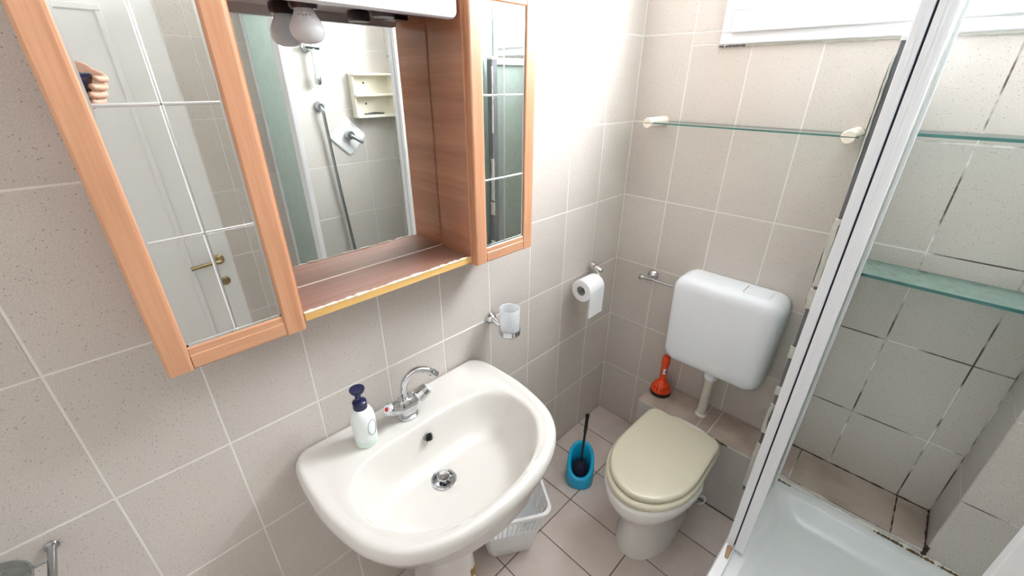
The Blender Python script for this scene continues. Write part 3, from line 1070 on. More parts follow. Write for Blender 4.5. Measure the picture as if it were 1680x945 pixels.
bm = nb()
loft(bm, [
    dshape(0.106, -0.638, -0.26, 0.0, 0.04), dshape(0.105, -0.637, -0.26, 0.012, 0.04), dshape(0.098, -0.630, -0.25, 0.05, 0.04),
    dshape(0.092, -0.623, -0.24, 0.12, 0.04), dshape(0.095, -0.630, -0.23, 0.175, 0.04), dshape(0.108, -0.658, -0.22, 0.225, 0.045, taper=0.8),
    dshape(0.134, -0.698, -0.21, 0.27, 0.05, taper=0.66), dshape(0.153, -0.728, -0.2, 0.31, 0.05, taper=0.6), dshape(0.162, -0.742, -0.198, 0.345, 0.05, taper=0.58),
    dshape(0.165, -0.746, -0.205, 0.372, 0.05, taper=0.58), dshape(0.161, -0.741, -0.215, 0.384, 0.05, taper=0.58), dshape(0.150, -0.728, -0.225, 0.388, 0.05, taper=0.58)])
obj('bowl', bm, CERAMIC_W, toi, smooth=True, angle=55)
SB_ = -0.275
bm = nb()
loft(bm, [dshape(0.150, -0.726, SB_, 0.388, 0.04, taper=0.95), dshape(0.1575, -0.7365, SB_ - 0.0, 0.392, 0.045, taper=0.95), dshape(0.1585, -0.738, SB_, 0.402, 0.045, taper=0.95), dshape(0.155, -0.734, SB_ - 0.002, 0.409, 0.045, taper=0.95), dshape(0.145, -0.722, SB_ - 0.006, 0.412, 0.045, taper=0.95)])
obj('seat', bm, SEAT, toi, smooth=True, angle=50)
bm = nb()
loft(bm, [dshape(0.140, -0.711, SB_ - 0.008, 0.410, 0.04, taper=0.97), dshape(0.1475, -0.719, SB_ - 0.006, 0.414, 0.042, taper=0.97), dshape(0.1495, -0.721, SB_ - 0.004, 0.421, 0.042, taper=0.97), dshape(0.1485, -0.7195, SB_ - 0.005, 0.4275, 0.042, taper=0.97), dshape(0.1445, -0.715, SB_ - 0.008, 0.4315, 0.04, taper=0.97), dshape(0.137, -0.707, SB_ - 0.014, 0.4327, 0.036, taper=0.97), dshape(0.10, -0.66, SB_ - 0.05, 0.4332, 0.03, taper=0.97)])
obj('lid', bm, SEAT, toi, smooth=True, angle=50)
for dx in (-0.075, 0.075):
    bm = nb()
    tube(bm, [(TC + dx - 0.018, SB_ + 0.002, 0.404), (TC + dx + 0.018, SB_ + 0.002, 0.404)], 0.010, 12)
    box(bm, TC + dx - 0.012, TC + dx + 0.012, SB_ - 0.004, SB_ + 0.028, 0.385, 0.398)
    obj('hinge', bm, SEAT, toi)

# loose white hook on the floor against the ledge
bm = nb()
hk = catmull([(0.655, -0.232, 0.046), (0.668, -0.216, 0.050), (0.680, -0.212, 0.044), (0.683, -0.213, 0.028), (0.678, -0.217, 0.010), (0.662, -0.226, 0.0045)], 5)
tube(bm, hk, [0.0045] * 14 + [0.0035] * (len(hk) - 14), 8)
tag(obj('bent_clip', bm, PLASTIC_W, None, smooth=True), 'small bent white clip on the floor beside the toilet', 'clip')

# ------------------------------------------------------------------ cistern
cis = thing('toilet_cistern', 'white plastic cistern on the wall above the toilet', 'cistern', (0.53, -0.06, LZ))
cz0, cz1 = 0.570, 0.960
bm = nb()
def cring(y, dx0, dx1, dz0, dz1, r):
    x0, x1, z0, z1 = 0.336 + dx0, 0.736 - dx1, cz0 + dz0, cz1 - dz1
    hw = (x1 - x0) / 2
    pts = []
    zc, hh = (z0 + z1) / 2, (z1 - z0) / 2
    for a, b in rrect(0, 0, hw, hh, r, 8):
        # body a little narrower towards the bottom
        t = (zc + b - z0) / (2 * hh)
        pts.append(((x0 + x1) / 2 + a * (0.955 + 0.045 * t), y, zc + b))
    return pts
loft(bm, [cring(-0.003, 0.006, 0.006, 0.004, 0.002, 0.05), cring(-0.03, 0.0, 0.0, 0.0, 0.0, 0.052), cring(-0.09, 0.0, 0.0, 0.0, 0.001, 0.052), cring(-0.112, 0.003, 0.003, 0.004, 0.004, 0.052), cring(-0.126, 0.012, 0.012, 0.013, 0.012, 0.048), cring(-0.133, 0.026, 0.026, 0.028, 0.026, 0.04), cring(-0.1355, 0.05, 0.05, 0.05, 0.05, 0.03)])
tank = obj('tank', bm, PLASTIC_W, cis, smooth=True, angle=60)
bm = bbox(0.586, 0.674, -0.098, -0.02, cz1 - 0.006, cz1 + 0.0022, 0.0018)
obj('flush_plate', bm, PLASTIC_W, cis)
cut = nb()
box(cut, 0.5825, 0.5855, -0.095, -0.025, cz1 - 0.012, cz1 + 0.01)
carve(tank, cut)
FPX, FPY = 0.549, -0.085
bm = nb()
lathe(bm, [(0.0, 0.0), (0.019, 0.0), (0.019, 0.18), (0.0205, 0.184), (0.0205, 0.238), (0.0, 0.238)], (FPX, FPY, LZ - 0.002), n=24)
obj('flush_pipe', bm, plain('yellowed_white_pipe', (0.66, 0.645, 0.58), 0.35, var=0.06), cis, smooth=True)
bm = nb()
lathe(bm, [(0.0, 0), (0.027, 0), (0.027, 0.022), (0.031, 0.026), (0.031, 0.05), (0.0, 0.05)], (FPX, FPY, 0.543), n=24)
obj('collar', bm, PLASTIC_W, cis, smooth=True)
bm = nb()
lathe(bm, [(0.0, 0), (0.026, 0), (0.024, 0.006), (0.019, 0.010), (0.0, 0.010)], (FPX, FPY, LZ - 0.001), n=20)
obj('pipe_sealant', bm, SILIC, cis, smooth=True)

# water valve beside the cistern
va = thing('stop_valve', 'chrome water stop valve on the wall beside the cistern', 'valve', (0.192, 0.0, 0.868))
VX, VZ = 0.192, 0.869
bm = nb()
lathe(bm, [(0.0, -0.002), (0.026, -0.002), (0.026, 0.003), (0.022, 0.012), (0.012, 0.020), (0.0, 0.021)], (VX, 0.0, VZ), (0, -1, 0), 28)
obj('escutcheon', bm, CHROME, va, smooth=True)
bm = nb()
tube(bm, [(VX, -0.012, VZ), (VX, -0.052, VZ)], [0.010, 0.010], 14)
tube(bm, [(VX - 0.024, -0.045, VZ - 0.004), (VX + 0.020, -0.045, VZ - 0.001)], [0.008, 0.008], 12)
obj('valve_body', bm, CHROME, va, smooth=True)
bm = nb()
lathe(bm, [(0.0, 0), (0.011, 0), (0.013, 0.004), (0.012, 0.018), (0.0, 0.019)], (VX - 0.022, -0.045, VZ - 0.004), (-1, 0, -0.1), 8)
obj('valve_knob', bm, CHROME, va, smooth=True, angle=20)
bm = nb()
tube(bm, catmull([(VX + 0.016, -0.045, VZ - 0.001), (VX + 0.06, -0.046, VZ - 0.004), (0.335, -0.05, 0.868)], 5), 0.005, 10)
lathe(bm, [(0.0, 0), (0.010, 0), (0.010, 0.014), (0.0, 0.014)], (0.326, -0.05, 0.868), (1, 0, 0), 6)
obj('supply_pipe', bm, CHROME_D, va, smooth=True, angle=25)

# ------------------------------------------------------------------ plunger on the ledge
PLX, PLY = 0.354, -0.080
pg = thing('plunger', 'orange red plastic plunger with black base on the ledge', 'plunger', (PLX, PLY, LZ))
bm = nb()
lathe(bm, [(0.0, 0), (0.042, 0.0), (0.046, 0.004), (0.0465, 0.014), (0.044, 0.020), (0.0, 0.020)], (PLX, PLY, LZ), n=32)
obj('rubber_base', bm, BLACKP, pg, smooth=True)
bm = nb()
lathe(bm, [(0.0, 0.018), (0.0445, 0.018), (0.0445, 0.026), (0.041, 0.038), (0.031, 0.056), (0.021, 0.068), (0.0165, 0.075), (0.0, 0.076)], (PLX, PLY, LZ), n=32)
bell = obj('bell', bm, ORANGE, pg, smooth=True)
cut = nb()
for k in range(16):
    a = 2 * PI * k / 16
    ca, sa = math.cos(a), math.sin(a)
    quad = [(0.029, 0.033), (0.050, 0.033), (0.044, 0.050), (0.025, 0.050)]     # radius, height
    loft(cut, [[(PLX + r * ca - t * sa, PLY + r * sa + t * ca, LZ + z) for r, z in quad] for t in (-0.0028, 0.0028)])
carve(bell, cut)
bm = nb()
lathe(bm, [(0.0, 0.070), (0.0155, 0.070), (0.0145, 0.10), (0.0150, 0.15), (0.0175, 0.158), (0.0182, 0.175), (0.0175, 0.194), (0.013, 0.203), (0.006, 0.206), (0.0, 0.206)], (PLX, PLY, LZ), n=24)
hd = obj('handle', bm, ORANGE, pg, smooth=True)
bm = nb()
la = math.atan2(-0.93, 0.36) + 0.25
for i, (z0, z1, mi) in enumerate(((0.112, 0.142, 0),)):
    ring = []
    for k in range(7):
        a = la + (k - 3) * 0.16
        ring.append((PLX + 0.0158 * math.cos(a), PLY + 0.0158 * math.sin(a)))
    inn = [(PLX + 0.0135 * math.cos(la + (k - 3) * 0.16), PLY + 0.0135 * math.sin(la + (k - 3) * 0.16)) for k in range(6, -1, -1)]
    loft(bm, [[(x, y, LZ + z) for x, y in ring + inn] for z in (z0, z1)])
st = obj('sticker', bm, plain('white_sticker', (0.78, 0.80, 0.82), 0.5), hd)
bm = nb()
ring = [(PLX + 0.0161 * math.cos(la + 0.15 + k * 0.1), PLY + 0.0161 * math.sin(la + 0.15 + k * 0.1)) for k in range(4)]
inn = [(PLX + 0.0140 * math.cos(la + 0.15 + k * 0.1), PLY + 0.0140 * math.sin(la + 0.15 + k * 0.1)) for k in range(3, -1, -1)]
loft(bm, [[(x, y, LZ + z) for x, y in ring + inn] for z in (0.118, 0.138)])
obj('sticker_print', bm, plain('blue_print', (0.08, 0.10, 0.30), 0.5), hd)

# ------------------------------------------------------------------ toilet brush
UB = Vector((0.53, -0.848, 0)); VB = Vector((0.848, 0.53, 0))
BO = UB * 0.522 + VB * (-0.069)


def bpt(u, v, z):
    p = BO + UB * u + VB * v
    return (p.x, p.y, z)


zf, zb = 0.060, 0.178
NB = 40
def hring(s, f, lift=0.0, push=0.0):
    out = []
    for k in range(NB):
        a = 2 * PI * k / NB
        c, s_ = math.cos(a), math.sin(a)
        e = 2.4
        rr = (abs(c) ** e + abs(s_) ** e) ** (-1 / e)
        u = 0.064 * s * rr * c + push
        v = 0.0615 * s * rr * s_
        t = (1 - c * rr) / 2
        out.append(bpt(u, v, f * (zf + (zb - zf) * t) + lift))
    return out
bm = nb()
loft(bm, [hring(0.90, 0.0), hring(0.99, 0.0, 0.003), hring(1.0, 0.12), hring(1.0, 0.55), hring(0.985, 0.80), hring(0.95, 0.95), hring(0.90, 1.0), hring(0.82, 1.02), hring(0.72, 1.0), hring(0.69, 0.95), hring(0.68, 0.6), hring(0.62, 0.0, 0.012)])
tag(obj('toilet_brush_holder', bm, TURQ, None, smooth=True, angle=60), 'turquoise plastic brush holder on the floor beside the toilet', 'brush holder')
tb = thing('toilet_brush', 'black handled toilet brush standing in the turquoise holder', 'toilet brush', bpt(0, 0, 0.012))
bm = nb()
lathe(bm, [(0.0, 0.0), (0.020, 0.002), (0.031, 0.02), (0.033, 0.05), (0.028, 0.075), (0.012, 0.094), (0.0, 0.095)], bpt(0.002, 0, 0.013), n=20)
for k in range(120):
    a, z = k * 2.399, 0.02 + 0.07 * (k / 120)
    c = BO + UB * 0.002
    tube(bm, [(c.x, c.y, z + 0.01), (c.x + 0.034 * math.cos(a), c.y + 0.034 * math.sin(a), z + 0.014)], 0.0012, 4)
tag(obj('bristle_head', bm, BRISTLE, tb), kind='stuff')
bm = nb()
tube(bm, catmull([bpt(0.0, 0, 0.10), bpt(-0.018, 0.003, 0.18), bpt(-0.032, 0.006, 0.26), bpt(-0.044, 0.008, 0.335), bpt(-0.046, 0.008, 0.345)], 5), [0.005] * 6 + [0.0055] * 4 + [0.0075] * 5 + [0.009] * 5 + [0.006], 12)
obj('handle', bm, BLACKP, tb, smooth=True)

# ------------------------------------------------------------------ waste basket
BKC = Vector((0.192, -0.912, 0)); BA = math.atan2(0.85, 0.53)
bk = thing('waste_basket', 'white slotted plastic basket on the floor beside the basin pedestal', 'basket', (BKC.x, BKC.y, 0.0))


def kring(s, z, n=6):
    ca, sa = math.cos(BA), math.sin(BA)
    out = []
    for a, b in rrect(0, 0, 0.135 - s, 0.105 - s, 0.04, n):
        out.append((BKC.x + a * ca - b * sa, BKC.y + a * sa + b * ca, z))
    return out
KH = 0.262
def ins(z):
    return 0.044 * (1 - z / KH) ** 1.1
bm = nb()
loft(bm, [kring(ins(0) + 0.004, 0.0), kring(ins(0.004), 0.004), kring(ins(0.05), 0.05), kring(ins(0.11), 0.11), kring(ins(0.15), 0.15), kring(ins(0.15) + 0.003, 0.15), kring(ins(0.05) + 0.003, 0.05), kring(ins(0.006) + 0.004, 0.006)])
obj('basket_body', bm, PLASTIC_B, bk, smooth=True)
bm = nb()
loft(bm, [kring(ins(0.235) + 0.002, 0.232), kring(ins(0.235) - 0.001, 0.232), kring(ins(0.25) - 0.001, 0.250), kring(-0.006, 0.254), kring(-0.007, 0.260), kring(-0.003, 0.2635), kring(0.003, 0.262), kring(0.006, 0.25), kring(ins(0.235) + 0.002, 0.232)], False, False)
obj('basket_rim', bm, PLASTIC_B, bk, smooth=True)
bm = nb()
lo_, hi_ = kring(ins(0.148) + 0.0015, 0.148, 8), kring(ins(0.235) + 0.0005, 0.235, 8)
def along(poly, m):
    L = [0.0]
    for i in range(len(poly)):
        L.append(L[-1] + (Vector(poly[(i + 1) % len(poly)]) - Vector(poly[i])).length)
    res = []
    for k in range(m):
        t = L[-1] * k / m
        for i in range(len(poly)):
            if L[i] <= t < L[i + 1]:
                u = (t - L[i]) / (L[i + 1] - L[i])
                res.append(Vector(poly[i]).lerp(Vector(poly[(i + 1) % len(poly)]), u)); break
    return res
MR = 46
for a, b in zip(along(lo_, MR), along(hi_, MR)):
    tube(bm, [a, b], 0.0036, 6)
tag(obj('slotted_band', bm, PLASTIC_B, bk), kind='stuff')

# ------------------------------------------------------------------ glass shelves
def bracket(parent, x, z, y1):
    bm = nb()
    lathe(bm, [(0.0, -0.001), (0.019, -0.001), (0.0185, -y1 - 0.004), (0.0165, -y1), (0.0, -y1)], (x, 0.0, z), (0, -1, 0), 28)
    br = obj('bracket', bm, CREAM, parent, smooth=True)
    cut = nb()
    box(cut, x - 0.03, x + 0.03, y1 - 0.01, y1 + 0.013, z - 0.0012, z + 0.0012)
    carve(br, cut)


SHELFG2 = glass_sheet('scaled_green_shelf_glass', (0.84, 0.93, 0.91), haze=0.42, hazecol=(0.52, 0.68, 0.64))


def gshelf(name_label, x0, x1, z, y0, brs, t=0.005, g=None):
    s = thing('glass_shelf', name_label, 'shelf', ((x0 + x1) / 2, 0.0, z), 'glass shelves on the back wall')
    bm = nb()
    vs, fs = box(bm, x0, x1, y0, -0.003, z - t / 2, z + t / 2)
    bm.normal_update()
    for f in fs:
        c = f.calc_center_median()
        if abs(c.z - z) < 1e-5:
            f.material_index = 1
    obj('glass', bm, [g or SHELFG, SHELFE], s)
    for x in brs:
        bracket(s, x, z, y0 - 0.012)
    return s


gshelf('clear glass shelf on cream round brackets above the cistern', 0.118, 0.768, 1.508, -0.120, (0.134, 0.745))
gshelf('clear glass shelf high inside the shower below the window', 0.862, PX - 0.004, 1.524, -0.115, (), 0.008)
gshelf('lower greenish glass shelf inside the shower', 0.862, PX - 0.004, 1.142, -0.150, (), 0.009, SHELFG2)

# ------------------------------------------------------------------ shower tray
tr = thing('shower_tray', 'raised white shower tray in the corner', 'shower tray', (1.22, -0.57, 0.0))
def tring(x0, x1, y0, y1, z, r):
    return [(x, y, z) for x, y in rrect((x0 + x1) / 2, (y0 + y1) / 2, (x1 - x0) / 2, (y1 - y0) / 2, r, 8)]
X0, X1, Y0, Y1 = TRX, RX - 0.002, TRY, PY - 0.003
bm = nb()
loft(bm, [tring(X0 + 0.01, X1, Y0 + 0.01, Y1, 0.0, 0.01), tring(X0 + 0.01, X1, Y0 + 0.01, Y1, 0.26, 0.01), tring(X0, X1, Y0, Y1, 0.265, 0.012), tring(X0, X1, Y0, Y1, TRZ - 0.006, 0.012), tring(X0 + 0.004, X1 - 0.002, Y0 + 0.004, Y1 - 0.001, TRZ, 0.012),
          tring(X0 + 0.062, X1 - 0.035, Y0 + 0.06, Y1 - 0.034, TRZ - 0.001, 0.04), tring(X0 + 0.070, X1 - 0.043, Y0 + 0.07, Y1 - 0.042, TRZ - 0.008, 0.05), tring(X0 + 0.088, X1 - 0.06, Y0 + 0.09, Y1 - 0.07, TRZ - 0.042, 0.06), tring(X0 + 0.105, X1 - 0.08, Y0 + 0.11, Y1 - 0.10, TRZ - 0.055, 0.06), tring(X0 + 0.2, X1 - 0.2, Y0 + 0.2, Y1 - 0.2, TRZ - 0.060, 0.05), tring(X0 + 0.34, X1 - 0.34, Y0 + 0.33, Y1 - 0.33, TRZ - 0.063, 0.02)])
TRAYM = plain('scaled_white_tray_enamel', (0.70, 0.735, 0.75), 0.2, var=0.07, scale=9, bump=0.25, bscale=60)
obj('tray', bm, TRAYM, tr, smooth=True, angle=35)
bm = nb()
lathe(bm, [(0.0, -0.004), (0.042, -0.004), (0.042, 0.002), (0.036, 0.005), (0.0, 0.004)], ((X0 + X1) / 2, (Y0 + Y1) / 2, TRZ - 0.063), n=28)
obj('drain_cover', bm, CHROME, tr, smooth=True)
bm = nb()
P, R_ = ragged((X0 + 0.03, Y1 + 0.001, TRZ + 0.001), (X1, Y1 + 0.001, TRZ + 0.001), 0.008, n=50, seed=21)
tube(bm, P, R_, 8)
obj('sealant', bm, SILIC, tr, smooth=True)
bm = nb()
P, R_ = ragged((1.17, Y1 - 0.004, TRZ + 0.002), (1.40, Y1 - 0.004, TRZ + 0.002), 0.0045, n=60, seed=22)
tube(bm, P, R_, 6)
BMOULD = plain('brown_mould', (0.14, 0.09, 0.045), 0.9, var=0.7, scale=90)
obj('mould_line', bm, BMOULD, tr)
bm = nb()
P, R_ = ragged((0.885, Y1 - 0.006, TRZ + 0.002), (0.93, Y1 - 0.006, TRZ + 0.001), 0.004, n=10, seed=23)
tube(bm, P, R_, 6)
obj('mould_line', bm, BMOULD, tr)

# ------------------------------------------------------------------ shower enclosure
en = thing('shower_enclosure', 'white framed corner shower enclosure with frosted sliding panes', 'shower screen', (TRX + 0.02, PY, TRZ))
EH = 1.955
SYD = -0.915     # plane of the side facing the camera
obj('bottom_track', bbox(TRX + 0.005, TRX + 0.032, SYD - 0.014, PY - 0.012, TRZ - 0.002, TRZ + 0.014, 0.002), ALU, en)
obj('bottom_track', bbox(TRX + 0.034, RX - 0.004, SYD - 0.014, SYD + 0.014, TRZ - 0.002, TRZ + 0.014, 0.002), ALU, en)
obj('top_track', bbox(TRX - 0.002, TRX + 0.064, SYD - 0.03, -0.30, EH - 0.03, EH + 0.02, 0.003), ALU, en)
obj('top_track', bbox(TRX + 0.066, RX - 0.004, SYD - 0.03, SYD + 0.034, EH - 0.03, EH + 0.02, 0.003), ALU, en)
# low fixed pane against the tiled wall
bm = nb(); box(bm, 0.822, 0.827, -0.30, -0.016, LZ + 0.012, 1.712)
obj('fixed_pane', bm, FROST, en)
obj('wall_profile', bbox(0.812, 0.836, -0.018, -0.001, LZ, 1.733, 0.002), ALU, en)
obj('top_rail', bbox(0.812, 0.836, -0.300, -0.018, 1.708, 1.733, 0.002), ALU, en)
obj('bottom_rail', bbox(0.812, 0.836, -0.300, -0.018, LZ + 0.001, LZ + 0.022, 0.002), ALU, en)
pst = obj('end_post', bbox(0.808, 0.838, -0.332, -0.300, TRZ - 0.002, 1.728, 0.001, 1), ADHES, en)
bm = nb(); 
loft(bm, [[(x, y, z) for x, y in rrect(0.823, -0.316, 0.017, 0.018, 0.004, 3)] for z in (1.726, 1.733)] + [[(x, y, 1.736) for x, y in rrect(0.823, -0.316, 0.014, 0.015, 0.004, 3)]])
obj('post_cap', bm, ALU, pst)
rnd = random.Random(31)
for z0, z1, w in ((1.44, 1.70, 0.10), (1.14, 1.33, 0.65), (1.07, 1.13, 1.0), (0.90, 0.94, 1.0), (0.76, 0.79, 1.0), (0.60, 0.72, 0.55), (0.345, 0.55, 0.9)):
    bm = nb()
    n = max(4, int((z1 - z0) / 0.015))
    L_, R2 = [], []
    for k in range(n + 1):
        z = z0 + (z1 - z0) * k / n
        L_.append((0.8045 - rnd.uniform(0, 0.003), z))
        R2.append((0.806 + 0.022 * w * rnd.uniform(0.55, 1.15), z))
    poly = L_ + R2[::-1]
    f = [bm.verts.new((x, -0.335, z)) for x, z in poly]
    g_ = [bm.verts.new((x, -0.330, z)) for x, z in poly]
    bm.faces.new(f); bm.faces.new(g_[::-1])
    for i in range(len(poly)):
        j = (i + 1) % len(poly)
        bm.faces.new((f[i], f[j], g_[j], g_[i]))
    bmesh.ops.triangulate(bm, faces=bm.faces[:])
    obj('torn_silicone', bm, SILIC, pst)


def stile(x0, x1, y0, y1, z0, z1, ribs, face):
    """hollow aluminium upright with thin raised ribs"""
    bm = bbox(x0, x1, y0, y1, z0, z1, 0.0015, 1)
    for r in ribs:
        if face == 'y':
            box(bm, r, r + 0.0022, y0 - 0.0018, y0 + 0.001, z0 + 0.001, z1 - 0.001)
        else:
            box(bm, x0 - 0.0018, x0 + 0.001, r, r + 0.0022, z0 + 0.001, z1 - 0.001)
    return bm


# side facing the basin: fixed pane + the sliding door pushed back behind it
bm = nb(); box(bm, 0.8505, 0.8550, -0.566, -0.334, TRZ + 0.012, EH - 0.02)
obj('fixed_pane', bm, FROST, en)
obj('upright', stile(0.843, 0.8635, -0.588, -0.562, TRZ + 0.006, EH - 0.02, (0.8505, 0.857), 'y'), ALU, en)
obj('rubber_seal', bbox(0.8635, 0.8675, -0.578, -0.564, TRZ + 0.014, EH - 0.02, 0.0008, 1), RUBBER, en)
bm = nb(); box(bm, 0.8790, 0.8830, -0.566, -0.24, TRZ + 0.016, EH - 0.02)
sd = obj('sliding_door', bm, FROST, en)
obj('door_upright', stile(0.8675, 0.8945, -0.590, -0.562, TRZ + 0.010, EH - 0.02, (0.874, 0.8795, 0.888), 'y'), ALU, sd)
obj('door_upright', bbox(0.8700, 0.8900, -0.256, -0.236, TRZ + 0.010, EH - 0.02, 0.0015, 1), ALU, sd)
bm = nb()
tube(bm, [(0.858, -0.600, TRZ + 0.018), (0.862, -0.640, TRZ + 0.016)], [0.008, 0.005], 10)
obj('track_guide', bm, plain('rusty_beige_plastic', (0.42, 0.26, 0.15), 0.6, var=0.3, scale=90), en, smooth=True)
# side facing the camera: pane against the right wall
bm = nb(); box(bm, 1.248, RX - 0.014, SYD - 0.003, SYD + 0.002, TRZ + 0.012, EH - 0.02)
obj('fixed_pane', bm, FROST, en)
obj('upright', bbox(1.186, 1.252, SYD - 0.012, SYD + 0.010, TRZ + 0.006, EH - 0.02, 0.002), ALU, en)
obj('wall_profile', bbox(RX - 0.022, RX - 0.0005, SYD - 0.012, SYD + 0.012, TRZ + 0.006, EH - 0.02, 0.002), ALU, en)

# ------------------------------------------------------------------ shower fittings (seen in the mirror)
sv = thing('shower_mixer', 'white square shower valve plate with chrome lever in the mirror', 'shower valve', (RX, -0.50, 1.355))
bm = nb()
loft(bm, [[(x, -0.500 + (a - b) * 0.7071, 1.355 + (a + b) * 0.7071) for a, b in rrect(0, 0, s, s, 0.022, 5)] for x, s in ((RX + 0.001, 0.080), (RX - 0.005, 0.080), (RX - 0.009, 0.076))])
obj('cover_plate', bm, PLASTIC_B, sv, smooth=True)
bm = nb()
lathe(bm, [(0.0, 0), (0.026, 0), (0.025, 0.03), (0.020, 0.038), (0.0, 0.04)], (RX - 0.008, -0.498, 1.362), (-1, 0, 0), 24)
tube(bm, [(RX - 0.036, -0.496, 1.36), (RX - 0.052, -0.470, 1.342), (RX - 0.058, -0.440, 1.318)], [0.014, 0.011, 0.009], 12)
obj('lever', bm, CHROME_D, sv, smooth=True)

sr = thing('shower_bracket', 'chrome hand shower bracket and short bar in the mirror', 'shower bracket', (RX, -0.635, 1.72))
bm = nb()
lathe(bm, [(0.0, -0.002), (0.024, -0.002), (0.024, 0.012), (0.015, 0.02), (0.0, 0.02)], (RX, -0.65, 1.80), (-1, 0, 0), 20)
tube(bm, [(RX - 0.01, -0.65, 1.80), (RX - 0.05, -0.645, 1.80)], 0.013, 12)
tube(bm, [(RX - 0.045, -0.672, 1.803), (RX - 0.045, -0.60, 1.798)], [0.014, 0.013], 14)
obj('wall_holder', bm, CHROME, sr, smooth=True)
bm = nb()
tube(bm, [(RX - 0.045, -0.632, 1.83), (RX - 0.045, -0.632, 1.68), (RX - 0.045, -0.632, 1.668), (RX - 0.045, -0.632, 1.635), (RX - 0.045, -0.632, 1.625)], [0.011, 0.011, 0.017, 0.018, 0.012], 16)
obj('bar', bm, CHROME, sr, smooth=True)

so = thing('shower_hose', 'grey shower hose hanging from its wall outlet in the mirror', 'hose', (RX, -0.635, 1.52))
bm = nb()
lathe(bm, [(0.0, -0.002), (0.027, -0.002), (0.026, 0.014), (0.014, 0.03), (0.0, 0.03)], (RX, -0.635, 1.52), (-1, 0, 0), 20)
obj('wall_outlet', bm, CHROME_D, so, smooth=True)
bm = nb()
tube(bm, catmull([(RX - 0.025, -0.635, 1.518), (RX - 0.036, -0.632, 1.49), (RX - 0.03, -0.625, 1.38), (RX - 0.026, -0.610, 1.1), (RX - 0.026, -0.590, 0.8), (RX - 0.03, -0.575, 0.55), (RX - 0.05, -0.565, 0.36), (RX - 0.08, -0.56, 0.300)], 5), 0.0085, 10)
obj('hose', bm, CHROME_D, so, smooth=True)

cs = thing('corner_shelf', 'cream plastic shower corner shelf seen in the mirror', 'shelf', (RX, -0.33, 1.45))
bm = nb()
box(bm, RX - 0.008, RX - 0.0005, -0.445, -0.195, 1.45, 1.685)
obj('back_plate', bm, CREAM, cs)
for z in (1.452, 1.565, 1.672):
    obj('shelf_board', bbox(RX - 0.075, RX - 0.001, -0.448, -0.197, z, z + 0.014, 0.004), CREAM, cs)
for y in (-0.446, -0.207):
    obj('side_cheek', bbox(RX - 0.055, RX - 0.002, y, y + 0.008, 1.455, 1.684, 0.002), CREAM, cs)
for z in (1.525, 1.635):
    bm = nb()
    lathe(bm, [(0.0, 0), (0.006, 0), (0.005, 0.003), (0.0, 0.0035)], (RX - 0.0075, -0.36, z), (-1, 0, 0), 10)
    obj('screw', bm, BLACKP, cs)
bm = nb()
tube(bm, [(RX - 0.04, -0.395, 1.4715), (RX - 0.042, -0.33, 1.475), (RX - 0.035, -0.265, 1.4715)], [0.004, 0.006, 0.004], 8)
tag(obj('razor', bm, BLACKP, None, smooth=True), 'thin black razor lying on the cream corner shelf', 'razor')

# ------------------------------------------------------------------ soap dish arm low on the left wall
sdh = thing('soap_dish_holder', 'chrome wall arm and rod holding a glass dish left of the basin', 'holder', (0.0, -1.918, 0.866))
bm = nb()
lathe(bm, [(0.0, -0.001), (0.010, -0.001), (0.011, 0.003), (0.0065, 0.010), (0.0065, 0.105), (0.0, 0.108)], (0.0, -1.918, 0.866), (1, 0, 0), 16)
obj('arm', bm, CHROME_D, sdh, smooth=True)
bm = nb()
tube(bm, [(0.035, -1.916, 0.868), (0.035, -1.985, 0.868)], 0.0028, 8)
obj('rod', bm, CHROME_D, sdh, smooth=True)
bm = nb()
pr = [(0.0, 0.0), (0.045, 0.0), (0.060, 0.006), (0.064, 0.02), (0.061, 0.021), (0.056, 0.010), (0.042, 0.005), (0.0, 0.005)]
lathe(bm, pr, (0.072, -1.995, 0.872), n=32)
tag(obj('soap_dish', bm, glass_sheet('grey_green_dish_glass', (0.75, 0.78, 0.78), haze=0.45, hazecol=(0.36, 0.37, 0.37)), None, smooth=True), 'grey green glass soap dish on the chrome rod', 'soap dish')

# ------------------------------------------------------------------ phone and hand of the person taking the picture
import mathutils
MR_ = mathutils.Euler(CROT, 'XYZ').to_matrix()
cr, cu, cf = MR_ @ Vector((1, 0, 0)), MR_ @ Vector((0, 1, 0)), MR_ @ Vector((0, 0, -1))


def cp(s, u, f):
    return CAM + cr * s + cu * u + cf * f


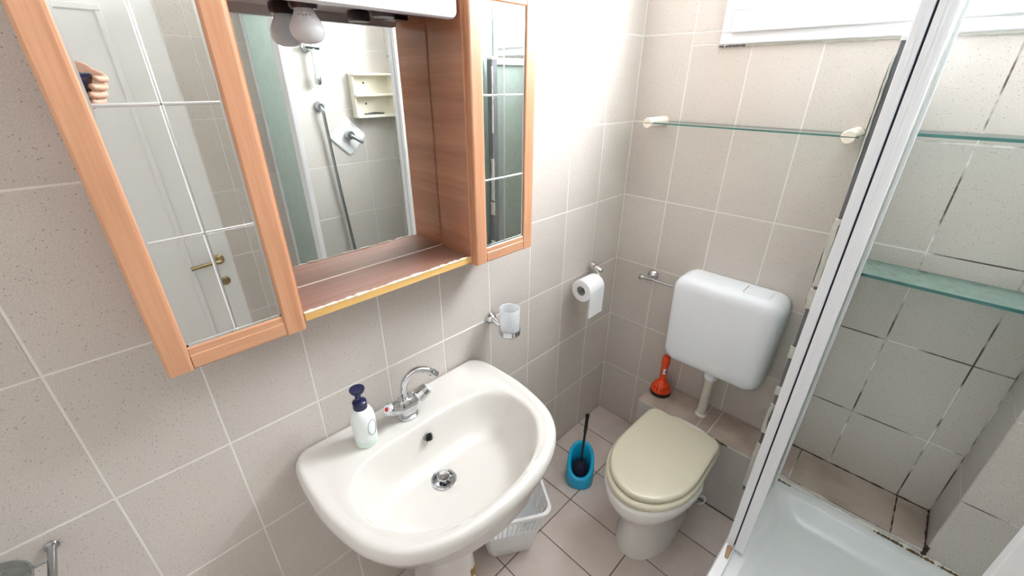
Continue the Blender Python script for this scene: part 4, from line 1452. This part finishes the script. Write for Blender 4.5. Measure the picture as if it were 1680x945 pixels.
bm = nb()
loft(bm, [[cp(a + 0.066, b - 0.022, f) for a, b in rrect(0, 0, 0.079 * k, 0.037 * k, 0.009, 5)] for f, k in ((-0.0125, 0.985), (-0.0115, 1.0), (-0.0055, 1.0), (-0.0045, 0.985))])
ph = tag(obj('smartphone', bm, PHONE, None, smooth=True), 'dark smartphone held in a hand, seen in the left mirror door', 'phone')
bm = nb()
fingers = [(0.006, 0.140, 0.0085), (-0.016, 0.130, 0.0095), (-0.038, 0.128, 0.0095), (-0.058, 0.136, 0.0082)]
for i, (u, tip, r) in enumerate(fingers):
    pts = catmull([cp(0.190, u * 0.9 - 0.004, -0.050), cp(0.186, u - 0.002, -0.016), cp(0.172, u, 0.004), cp(0.155, u, 0.0072), cp(tip, u + 0.001, 0.0052)], 5)
    n = len(pts)
    tube(bm, pts + [pts[-1] - cr * r * 0.6], [r * (1.18 - 0.3 * k / n) for k in range(n)] + [r * 0.4], 12)
# thumb along the lower front of the phone
pts = catmull([cp(0.195, -0.078, -0.060), cp(0.178, -0.084, -0.030), cp(0.150, -0.080, -0.022), cp(0.120, -0.062, -0.023)], 5)
tube(bm, pts + [pts[-1] - cr * 0.006], [0.0125 - 0.003 * k / len(pts) for k in range(len(pts))] + [0.004], 12)
# palm and wrist
rr_ = []
for s, u, f, hw, ht in ((0.190, -0.026, -0.046, 0.040, 0.012), (0.194, -0.030, -0.075, 0.044, 0.015), (0.198, -0.036, -0.105, 0.040, 0.017), (0.200, -0.040, -0.135, 0.030, 0.019), (0.202, -0.056, -0.165, 0.027, 0.020), (0.206, -0.085, -0.22, 0.031, 0.024)):
    rr_.append([cp(s + ht * math.cos(2 * PI * k / 20), u + hw * math.sin(2 * PI * k / 20), f) for k in range(20)])
loft(bm, rr_)
hand = obj('person', bm, SKIN, None, smooth=True)
rm = hand.modifiers.new('remesh', 'REMESH')
rm.mode = 'VOXEL'
rm.voxel_size = 0.0022
rm.use_smooth_shade = True
tag(hand, "person's hand gripping the end of the dark smartphone in the mirror", 'person')
bm = nb()
rr_ = []
for s, u, f, r in ((0.205, -0.075, -0.20, 0.034), (0.206, -0.085, -0.22, 0.036), (0.214, -0.14, -0.30, 0.042), (0.225, -0.20, -0.38, 0.048)):
    rr_.append([cp(s + r * math.cos(2 * PI * k / 20), u + r * math.sin(2 * PI * k / 20), f) for k in range(20)])
loft(bm, rr_)
obj('sleeve', bm, SLEEVE, hand, smooth=True)
